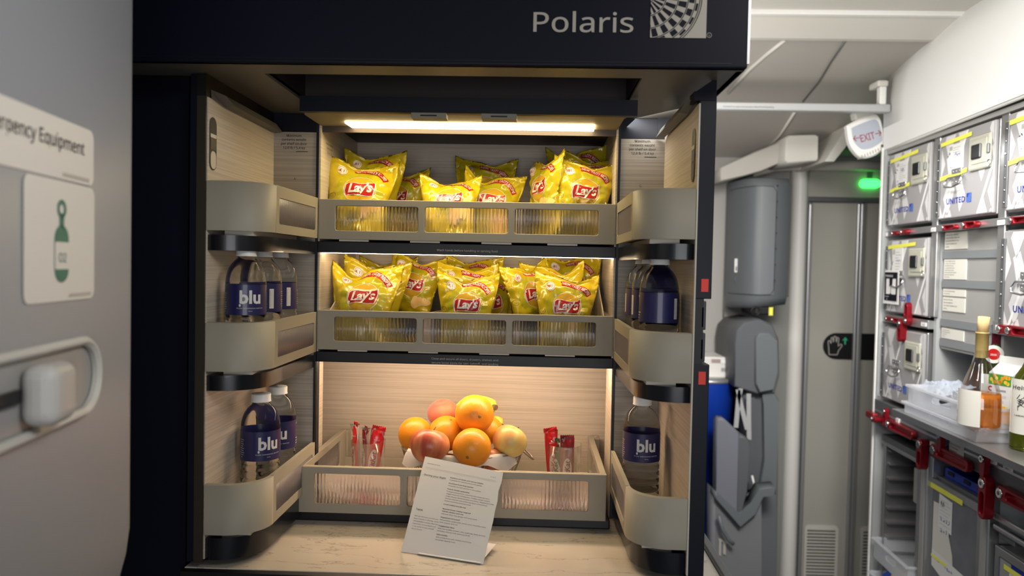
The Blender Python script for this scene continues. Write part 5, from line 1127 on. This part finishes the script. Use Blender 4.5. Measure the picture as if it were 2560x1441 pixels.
# cupboard on the wall
cupm = mat('cupboard_grey', (.12, .132, .142), .45); seatd = mat('seat_dark_grey', (.085, .090, .098), .5)
t = thing('wall_cupboard', 'tall grey curved attendant cupboard left of the lavatory door', 'cupboard')
L = [a(1820, 600, 2.97), a(1822, 600, 2.93), a(1840, 600, 2.86), a(1870, 600, 2.79), a(1905, 600, 2.76), a(1972, 600, 2.76)]
L0 = L; L = [L0[0]]
for i in range(1, 4):
    A0_, B0_, C0_, D0_ = L0[i-1], L0[i], L0[i+1], L0[min(i+2, 5)]
    for j in range(5):
        f = j/5; L.append(.5*((2*B0_)+(-A0_+C0_)*f+(2*A0_-5*B0_+4*C0_-D0_)*f*f+(-A0_+3*B0_-3*C0_+D0_)*f**3))
L += [L0[4], L0[5]]; NL = len(L)
zt_ = a(1930, 442, 2.76).z; zb_ = a(1930, 762, 2.76).z; b = B(); pts = [(q.x, q.y) for q in L]+[(L[-1].x, 3.018), (L[0].x, 3.018)]
k = b.mi(cupm); rows = []
for z_, sh in ((zb_, .018), (zb_+.03, 0), (zt_-.03, 0), (zt_-.006, .012), (zt_, .04)): rows.append([b.bm.verts.new((x, y+(sh if y < 2.95 else 0), z_-(.0 if z_ > 0 else (x-L0[5].x)*-.12))) for x, y in pts])
for r0_, r1_ in zip(rows, rows[1:]):
    for i in range(len(pts)): f = b.bm.faces.new((r0_[i], r0_[(i+1) % len(pts)], r1_[(i+1) % len(pts)], r1_[i])); f.smooth = i < NL-1; f.material_index = k
b.bm.faces.new(rows[0][::-1]).material_index = k; b.bm.faces.new(rows[-1]).material_index = k; b.obj('cupboard_body', t)
b = B(); dz0, dz1 = zb_+.035, zt_-.035; xr_ = a(1938, 600, 2.758).x
pan = [(q.x, q.y-.003) for q in L[1:NL-1]]+[(xr_, 2.757)]
for (x_, y_), (x2_, y2_) in zip(pan, pan[1:]):
    f = b.face([(x_, y_, dz0), (x2_, y2_, dz0), (x2_, y2_, dz1), (x_, y_, dz1)], cupm); f.smooth = True
b.tube([(pan[0][0], pan[0][1], dz1)]+[(x_, y_, dz1) for x_, y_ in pan[1:-1]]+[(xr_-.012, 2.756, dz1-.002), (xr_, 2.756, dz1-.02), (xr_, 2.756, (dz0+dz1)/2), (xr_, 2.756, dz0+.02), (xr_-.012, 2.756, dz0+.002)]+[(x_, y_, dz0) for x_, y_ in pan[-2::-1]], .0012, black, 5)
for i in range(7): b.box(xr_-.001, xr_+.003, 2.753, 2.757, dz0+.05+i*.058, dz0+.058+i*.058, black)
b.obj('cupboard_door', t, weld=True)
q = atY(1846, 663, 2.845); b = B(); fn = plane(q, (1, -.9, 0), (0, 0, 1), .004); b.add2d(rect(-.014, .014, -.028, .024), fn, paper); fn2 = plane(q, (1, -.9, 0), (0, 0, 1), .005); b.add2d(rect(-.008, -.004, -.022, -.006), fn2, print_dk); b.add2d(poly([(0, -.022), (.009, -.022), (.006, -.006)]), fn2, print_dk); b.obj('sticker', t)
q = atY(1845, 699, 2.845); b = B(); fn = plane(q, (1, -.9, 0), (0, 0, 1), .004); b.add2d(disc(0, 0, .014), fn, chrome); fn2 = plane(q, (1, -.9, 0), (0, 0, 1), .005); b.add2d(rect(-.003, .003, -.011, .011), fn2, steel_dk); b.obj('turn_lock', t)
q = atY(1915, 778, 2.80); t2 = thing('torch_holder', 'small black holder with yellow tag under the grey cupboard', 'torch', q)
b = B(); b.box(-.045, .025, -.02, .16, -.014, .016, black, .005); b.tube([(-.045+.016*math.cos(x), -.022, .016*math.sin(x)) for x in [i*PI/6 for i in range(12)]], .003, black, 6, True); b.obj('holder', t2); b = B(); b.box(.004, .018, -.024, -.020, -.015, .015, tape); b.obj('tag', t2)
# jump seat
js = thing('jump_seat', 'folded grey attendant jump seat with belt straps beside the lavatory post', 'seat', (0, 0, 0))
YJ = 2.72
def slab(name, pix, Y0, Y1, m, parent, bev=.008):
    P = [atY(u, v, Y0) for u, v in pix]; b = B(); n = len(P); k = b.mi(m)
    A_ = [b.bm.verts.new((p.x, Y0+bev, p.z)) for p in P]; cx_ = sum(p.x for p in P)/n; cz_ = sum(p.z for p in P)/n
    ins = [b.bm.verts.new((p.x+(cx_-p.x)*min(.5, bev/max(.01, abs(cx_-p.x)+abs(cz_-p.z))), Y0, p.z+(cz_-p.z)*min(.5, bev/max(.01, abs(cx_-p.x)+abs(cz_-p.z))))) for p in P]
    K = [b.bm.verts.new((p.x, Y1, p.z)) for p in P]
    b.bm.faces.new(ins).material_index = k; b.bm.faces.new(K[::-1]).material_index = k
    for i in range(n):
        j = (i+1) % n
        for q in ((A_[i], A_[j], ins[j], ins[i]), (K[i], K[j], A_[j], A_[i])): f = b.bm.faces.new(q); f.material_index = k; f.smooth = True
    return b.obj(name, parent)
slab('side_frame', [(1935, 980), (1948, 1000), (1945, 1240), (1942, 1441), (1942, 1700), (1880, 1700), (1876, 1300), (1898, 1235), (1912, 1150), (1910, 1010), (1905, 975)], YJ, 3.0, cupm, js)
slab('back_cushion', [(1868, 970), (1905, 985), (1914, 1060), (1912, 1150), (1900, 1215), (1870, 1230), (1855, 1000)], YJ+.03, 2.98, seatd, js)
slab('headrest_housing', [(1836, 860), (1842, 825), (1860, 806), (1900, 798), (1932, 812), (1948, 850), (1950, 940), (1938, 985), (1895, 988), (1836, 968)], YJ-.01, 2.99, seatd, js)
slab('headrest_pad', [(1890, 845), (1900, 832), (1925, 832), (1944, 848), (1947, 935), (1934, 978), (1900, 984), (1890, 960)], YJ-.03, YJ+.02, cupm, js)
slab('seat_pan', [(1792, 1055), (1797, 1046), (1810, 1047), (1846, 1080), (1853, 1100), (1848, 1200), (1843, 1285), (1790, 1235)], YJ-.12, YJ-.07, mat('seat_blue_grey', (.15, .155, .185), .5), js)
slab('seat_pan_edge', [(1846, 1090), (1858, 1090), (1873, 1100), (1875, 1120), (1868, 1235), (1853, 1285), (1843, 1290)], YJ-.125, YJ-.02, seatd, js)
slab('seat_base', [(1786, 1230), (1846, 1290), (1905, 1255), (1905, 1700), (1784, 1700)], YJ-.10, 2.735, mat('seat_base_grey', (.17, .175, .185), .5), js)
slab('seat_base_rim', [(1787, 1228), (1846, 1287), (1880, 1260), (1900, 1222), (1941, 1218), (1941, 1238), (1912, 1242), (1890, 1290), (1850, 1322), (1787, 1248)], YJ-.13, YJ-.06, cupm, js)
b = B(); P_ = [atY(u, v, YJ-.135) for u, v in ((1797, 1290), (1806, 1325), (1822, 1350), (1834, 1362))]; b.tube(P_, .007, cupm, 8); b.obj('grip', js)
b = B(); c_ = atY(1808, 1372, YJ-.106); fn = plane(c_, (1, 0, -.4), (0, 0, 1)); b.add2d(rect(-.018, .016, .022, .030), fn, print_lt); b.add2d(rect(-.016, -.008, -.03, .022), fn, print_lt); b.add2d(rect(0, .010, -.02, .022), fn, print_lt); b.obj('emblem', js)
strap = mat('belt_webbing', (.33, .33, .33), .6)
for nm, pts in (('belt', ((1845, 975), (1852, 1010), (1868, 1075))), ('belt', ((1872, 985), (1872, 1040), (1873, 1100))), ('belt', ((1852, 972), (1846, 1000), (1840, 1070)))):
    P_ = [atY(u, v, YJ-.02) for u, v in pts]; b = B(); k = b.mi(strap)
    for p, q in zip(P_, P_[1:]): b.prism([p+Vector((-.008, 0, 0)), p+Vector((.008, 0, 0)), q+Vector((.008, 0, 0)), q+Vector((-.008, 0, 0))], (0, .003, 0), strap)
    b.obj(nm, js)
b = B(); b.tube([atY(u, v, YJ-.03) for u, v in ((1880, 1190), (1886, 1215), (1880, 1228), (1868, 1240))], .004, white_pl, 6); b.obj('buckle', js)
# blue bin and small counter behind the monument
t = thing('blue_waste_bin', 'blue plastic waste bin behind the open cabinet door', 'bin', (a(1760, 1100, 2.88).x, 2.88, 0)); zq0, zq1 = a(1800, 1352, 2.86).z, a(1800, 952, 2.86).z
blu = mat('bin_blue', (.005, .035, .30), .35); b = B(); b.lathe([(0, zq0), (.085, zq0), (.09, zq0+.01), (.098, zq1-.28), (.100, zq1-.28), (.105, zq1)], blu, 40); b.lathe([(.105, zq1), (0, zq1)], blu, 40); b.obj('bin_body', t); b = B(); b.lathe([(.106, zq1-.001), (.108, zq1), (.108, zq1+.012), (0, zq1+.014)], alu, 40); b.obj('lid', t)
t = thing('crew_ledge', 'small off-white ledge with indicator labels above the blue bin', 'ledge'); q0, q1 = a(1740, 892, 2.84), a(1838, 948, 2.84)
b = B(); b.box(q0.x, q1.x, 2.84, 3.019, q1.z+.002, q0.z, postw, .006); b.obj('ledge_box', t)
b = B(); 
for u, v, w_, m_ in ((1790, 903, .034, mat('label_mauve', (.33, .25, .24), .5)), (1815, 905, .036, white_pl), (1815, 925, .036, grey_lt)): q = a(u, v, 2.839); b.box(q.x-w_/2, q.x+w_/2, 2.8375, 2.8405, q.z-.007, q.z+.007, m_)
b.obj('indicator_labels', t)
t = thing('plinth', 'black plinth under the blue bin', 'plinth'); b = B(); b.box(.25, a(1838, 1400, 2.86).x, 2.76, 3.019, -EYE, zq0-.001, black, .004); b.obj('plinth_box', t)
b = B(); b.box(a(1815, 700, 2.98).x, a(1985, 700, 2.98).x, 2.985, 3.019, -EYE, a(1900, 742).z, mat('wall_recess_grey', (.20, .20, .185), .5)); struct(b, 'trim_3')
# ---------------------------------------------------------------- ceiling
b = B(); zc1 = atY(2000, 28, 2.05).z
b.box(-1.2, 2.0, -1.6, 2.05, zc1+.0, zc1+.03, liner2); struct(b, 'ceiling')
b = B(); ya = 2.05; z0 = zc1; z1 = atY(2000, 96, 2.15).z
b.prism([(-.3, ya, z0+.03), (-.3, ya, z0-.004), (-.3, ya+.02, z0-.012), (-.3, 2.15, z1), (-.3, 2.17, z1), (-.3, 2.17, z0+.03)], (2.2, 0, 0), liner2); b.box(-.3, 1.9, ya-.012, ya+.008, z0-.012, z0+.002, white_pl, .003); struct(b, 'trim_4')
pa, pb = atY(2000, 97, 2.17), atY(2000, 405, 3.0)
nrm_ = Vector((0, pb.z-pa.z, -(pb.y-pa.y))); 
b = B(); rows = []
for t_ in [i/12 for i in range(13)]:
    y = pa.y+(3.06-pa.y)*t_; z = pa.z+.004+(pb.z-pa.z)*(t_**1.15); rows.append((y, z))
def roof(y):
    t_ = (y-pa.y)/(3.06-pa.y); return pa.z+.004+(pb.z-pa.z)*(max(0, t_)**1.15)
k = b.mi(liner)
for (y0_, z0_), (y1_, z1_) in zip(rows, rows[1:]): f = b.face([(-.6, y0_, z0_), (1.9, y0_, z0_), (1.9, y1_, z1_), (-.6, y1_, z1_)], liner); f.smooth = True
b.face([(-.6, 2.17, zc1+.03), (1.9, 2.17, zc1+.03), (1.9, 3.06, zc1+.03), (-.6, 3.06, zc1+.03)], liner)
bmesh.ops.remove_doubles(b.bm, verts=b.bm.verts, dist=1e-5); struct(b, 'trim_5')
def onroof(u, v):
    lo, hi = 2.17, 3.0
    for _ in range(30):
        m_ = (lo+hi)/2; p = atY(u, v, m_)
        if p.z < roof(m_): lo = m_
        else: hi = m_
    p = atY(u, v, lo); return p
for i, (pts, m_, r_) in enumerate(((((2113, 98), (2075, 155), (2045, 205), (2006, 253)), steel_dk, .0022), (((1962, 97), (1915, 135), (1875, 170), (1820, 230)), liner2, .006), (((1985, 280), (1950, 335), (1905, 385)), liner2, .005))):
    b = B(); b.tube([onroof(u, v)-Vector((0, .004, .003)) for u, v in pts], r_, m_, 6); struct(b, 'trim_%d' % (6+i))
# stowage box and sloping beam by the exit sign
t = thing('ceiling_box', 'off-white rounded ceiling box above the lavatory post', 'box'); slab('box_front', [(1965, 345), (1972, 338), (2040, 336), (2048, 340), (2047, 398), (2042, 403), (1968, 408), (1962, 400)], 2.72, 3.02, liner2, t, .008)
slab('box_wing', [(1800, 420), (1890, 378), (1965, 350), (1964, 402), (1905, 428), (1860, 440), (1800, 452)], 2.80, 3.02, liner, t, .008)
b = B(); P_ = [atY(u, v, 2.66) for u, v in ((2062, 404), (2085, 404), (2140, 335), (2140, 308), (2122, 312))]; b.prism(P_, (0, .30, 0), liner2); struct(b, 'trim_9')
# rail with lettering
t = thing('curtain_rail', 'satin metal curtain rail crossing the aisle to the galley hood', 'rail'); r0_, r1_ = atY(1740, 255, 2.33), atY(2212, 258, 2.33); zz0 = atY(2000, 277, 2.33).z; zz1 = atY(2000, 257, 2.33).z
b = B(); ex_ = (r1_-r0_).normalized(); b.box(r0_.x, r1_.x+.02, 2.33, 2.36, zz0, zz1, mat('rail_pale', (.42, .43, .43), .4, .2), .004); b.obj('rail_bar', t)
b = B(); q = atY(1808, 268, 2.3292); b.add2d(text('Partition or open during taxi, takeoff and landing', .0085, 'LEFT', width=.155), lambda u, v: Vector((q.x+u, 2.3292, q.z+v)), print_dk); b.obj('lettering', t)
b = B(); q = atY(2203, 235, 2.35); b.box(q.x-.010, q.x+.010, 2.335, 2.36, zz1, zz1+.055, white_pl, .003); b.box(q.x-.018, q.x+.016, 2.335, 2.40, zz1+.055, zz1+.075, liner2, .006); b.obj('bracket', t)
# exit sign
q = atY(2162, 342, 2.42); t = thing('exit_sign', 'hanging white EXIT sign with red lettering and arrows', 'sign', q, (0, -math.radians(14), 0)); hw, hh = .057, .066
out = [(-hw*.95, .035), (-hw*.80, .050), (hw*.55, .064), (hw*.92, .052), (hw*1.0, .02), (hw*.98, -.035), (hw*.80, -.052), (.01, -.068), (-hw*.45, -.066), (-hw*.78, -.045), (-hw*.98, -.012)]
def smooth(P, n=4):
    R_ = []
    for i in range(len(P)):
        a_, b_, c_, d_ = (Vector(P[(i+k_) % len(P)]) for k_ in (-1, 0, 1, 2))
        for j in range(n):
            f = j/n; R_.append(tuple(.5*((2*b_)+(-a_+c_)*f+(2*a_-5*b_+4*c_-d_)*f*f+(-a_+3*b_-3*c_+d_)*f**3)))
    return R_
O_ = smooth(out); b = B(); b.plate(O_, [], .030, lambda u, v, w_: Vector((u, w_, v)), white_pl, .005)
for i in range(8): b.box(-.030+i*.009, -.0265+i*.009, -.016, .016, -.066+.0016*i, -.056+.0016*i, liner)
b.cyl((.040, -.0155, -.042), (.040, -.0165, -.042), .005, .004, steel_dk, 10); b.obj('sign_body', t)
b = B(); b.add2d(poly([(x*.80, z*.66+.004) for x, z in O_]), lambda u, v: Vector((u, -.0156, v)), mat('sign_face', (.40, .43, .50), .5)); b.obj('sign_face', t)
b = B(); f_ = lambda u, v: Vector((u, -.0160, v)); sr = mat('exit_red', (.28, .008, .02), .5)
b.add2d(mv(text('EXIT', .046, 'CENTER', .006, width=.046), .0, -.015, .03), f_, sr)
for sgn, cx_ in ((-1, -.034), (1, .036)):
    b.add2d(rect(cx_-.010, cx_+.010, -.0012, .0012), f_, sr)
    for q_ in (1, -1): b.add2d(poly([(cx_+sgn*.010, .0012*q_), (cx_+sgn*.003, .0095*q_), (cx_+sgn*.0005, .0080*q_), (cx_+sgn*.0075, 0)]), f_, sr)
b.obj('lettering', t)
b = B(); b.box(-.02, .05, -.005, .03, .058, .085, liner2, .006); b.obj('mount', t)
# floor and room behind the viewer
b = B(); b.box(-1.8, 2.6, -2.0, 3.1, -EYE-.02, -EYE, mat_noise('cabin_floor', (.16, .15, .14), (.22, .21, .19), 30, rough=.5)); struct(b, 'floor')
b = B(); b.box(1.75, 1.78, -2.0, 3.1, -EYE, 1.0, walm); struct(b, 'wall_right')
# ================================================================== blurred stowage locker at the left
lp = .155; ld = Vector((-math.sin(lp), math.cos(lp), 0)); lnm = Vector((math.cos(lp), math.sin(lp), 0)); LP = Vector((-.432, .80, 0))
LZ = math.atan2(ld.y, ld.x)
def lg(u, v): p = onp(u, v, LP, lnm)-LP; return p.dot(ld), p.z
lk_ = thing('stowage_locker', 'out-of-focus grey emergency equipment locker at the left edge', 'locker', LP, (0, 0, LZ))
lockm = mat('locker_grey', (.27, .28, .30), .42)
# local frame: x deeper along the face, y to the left (into the locker), z up
b = B(); zb_ = lg(300, 1441)[1]
P_ = [(-.55, 0), (-.035, 0)]+[(-.035+.035*math.sin(i*PI/2/8), .035-.035*math.cos(i*PI/2/8)) for i in range(1, 9)]+[(0, .4), (-.55, .4)]
k = b.mi(lockm); lv = []
for z_, ins in ((-.345-.05, .06), (-.345, .022), (-.315, .006), (-.29, 0), (.75, 0)): lv.append([b.bm.verts.new((x-ins if x > -.1 else x, y+(ins*.2 if y < .1 else 0), z_)) for x, y in P_])
for r0_, r1_ in zip(lv, lv[1:]):
    for i in range(len(P_)-1): f = b.bm.faces.new((r0_[i], r0_[i+1], r1_[i+1], r1_[i])); f.material_index = k; f.smooth = True
b.bm.faces.new(lv[0][::-1]).material_index = k; b.bm.faces.new(lv[-1]).material_index = k; b.obj('locker_body', lk_)
b = B(); b.box(-.55, -.07, .02, .38, -EYE, -.40, lockm); b.obj('locker_base', lk_)
plw = mat('placard_white', (.62, .60, .56), .5); dgreen = mat('cylinder_green', (.05, .16, .12), .5)
f_ = lambda u, v, w_=0: Vector((u, -.0008-w_, v))
x1_, z1_ = lg(232, 330); x0_, z0_ = lg(228, 466); zt_ = z1_
b = B(); b.add2d(poly(rrect(-.50, x1_, z0_, zt_, .008)), f_, plw)
tx = text('Emergency Equipment', .0235, 'RIGHT', .004); xr_, zr_ = lg(208, 378); b.add2d(mv(tx, xr_, zr_-.004), lambda u, v: f_(u, v, .0005), print_dk); b.add2d(rect(x1_-.06, x1_-.01, z0_+.003, z0_+.006), lambda u, v: f_(u, v, .0005), print_lt); b.obj('placard', lk_)
xa_, za_ = lg(55, 470); xb_, zb2 = lg(232, 745); b = B(); b.add2d(poly(rrect(xa_, xb_, zb2, z0_-.002, .008)), lambda u, v: f_(u, v, .0003), plw)
xc_ = lg(150, 600)[0]; zt2 = lg(150, 505)[1]; zl = lg(150, 706)[1]; g1 = lambda u, v: f_(u, v, .0008); wr_ = .0125
b.add2d(poly(rrect(xc_-wr_, xc_+wr_, zl, zt2-.020, .0115)), g1, dgreen); b.add2d(rect(xc_-.004, xc_+.004, zt2-.022, zt2-.010), g1, dgreen); b.add2d(ring(xc_, zt2-.006, .004, .008), g1, dgreen)
zm = (zl+zt2-.02)/2; b.add2d(rect(xc_-wr_, xc_+wr_, zm-.013, zm+.010), lambda u, v: f_(u, v, .0011), plw); b.add2d(mv(text('O2', .016, 'CENTER', .02), xc_, zm-.007), lambda u, v: f_(u, v, .0014), dgreen); b.add2d(rect(xb_-.05, xb_-.008, zb2+.003, zb2+.006), g1, print_lt); b.obj('placard', lk_)
# recessed handle
hx1, hz1 = lg(235, 930); hzt = lg(200, 840)[1]; hzb = lg(200, 1040)[1]; hc = (hzt+hzb)/2; hr = (hzt-hzb)/2
b = B(); out = rrect(-.50, hx1, hzb, hzt, hr*.98, 10); inn_ = rrect(-.50+.008, hx1-.008, hzb+.008, hzt-.008, (hr-.008)*.98, 10); k = b.mi(plw)
b.plate(out, [inn_], .010, lambda u, v, w_: Vector((u, -.004+w_, v)), mat('handle_rim', (.50, .49, .46), .4), .003); b.obj('handle_rim', lk_)
b = B(); b.add2d(poly(inn_), lambda u, v: Vector((u, -.0012, v)), mat('handle_cup', (.30, .295, .285), .4)); b.obj('handle_cup', lk_)
x_p = lg(85, 960)[0]; b = B(); b.box(x_p-.030, x_p+.012, -.030, -.002, hzb+.012, hzt-.012, mat('handle_paddle', (.42, .41, .39), .4), .011, 4); b.box(-.5, x_p-.03, -.006, -.0015, hc-.004, hc+.006, black); b.obj('handle_paddle', lk_)
# ------------------------------------------------------------------ lift everything so that the cabin floor is z = 0
for o in list(C.objects):
    if o.parent is None and o.type != 'CAMERA': o.location.z += EYE
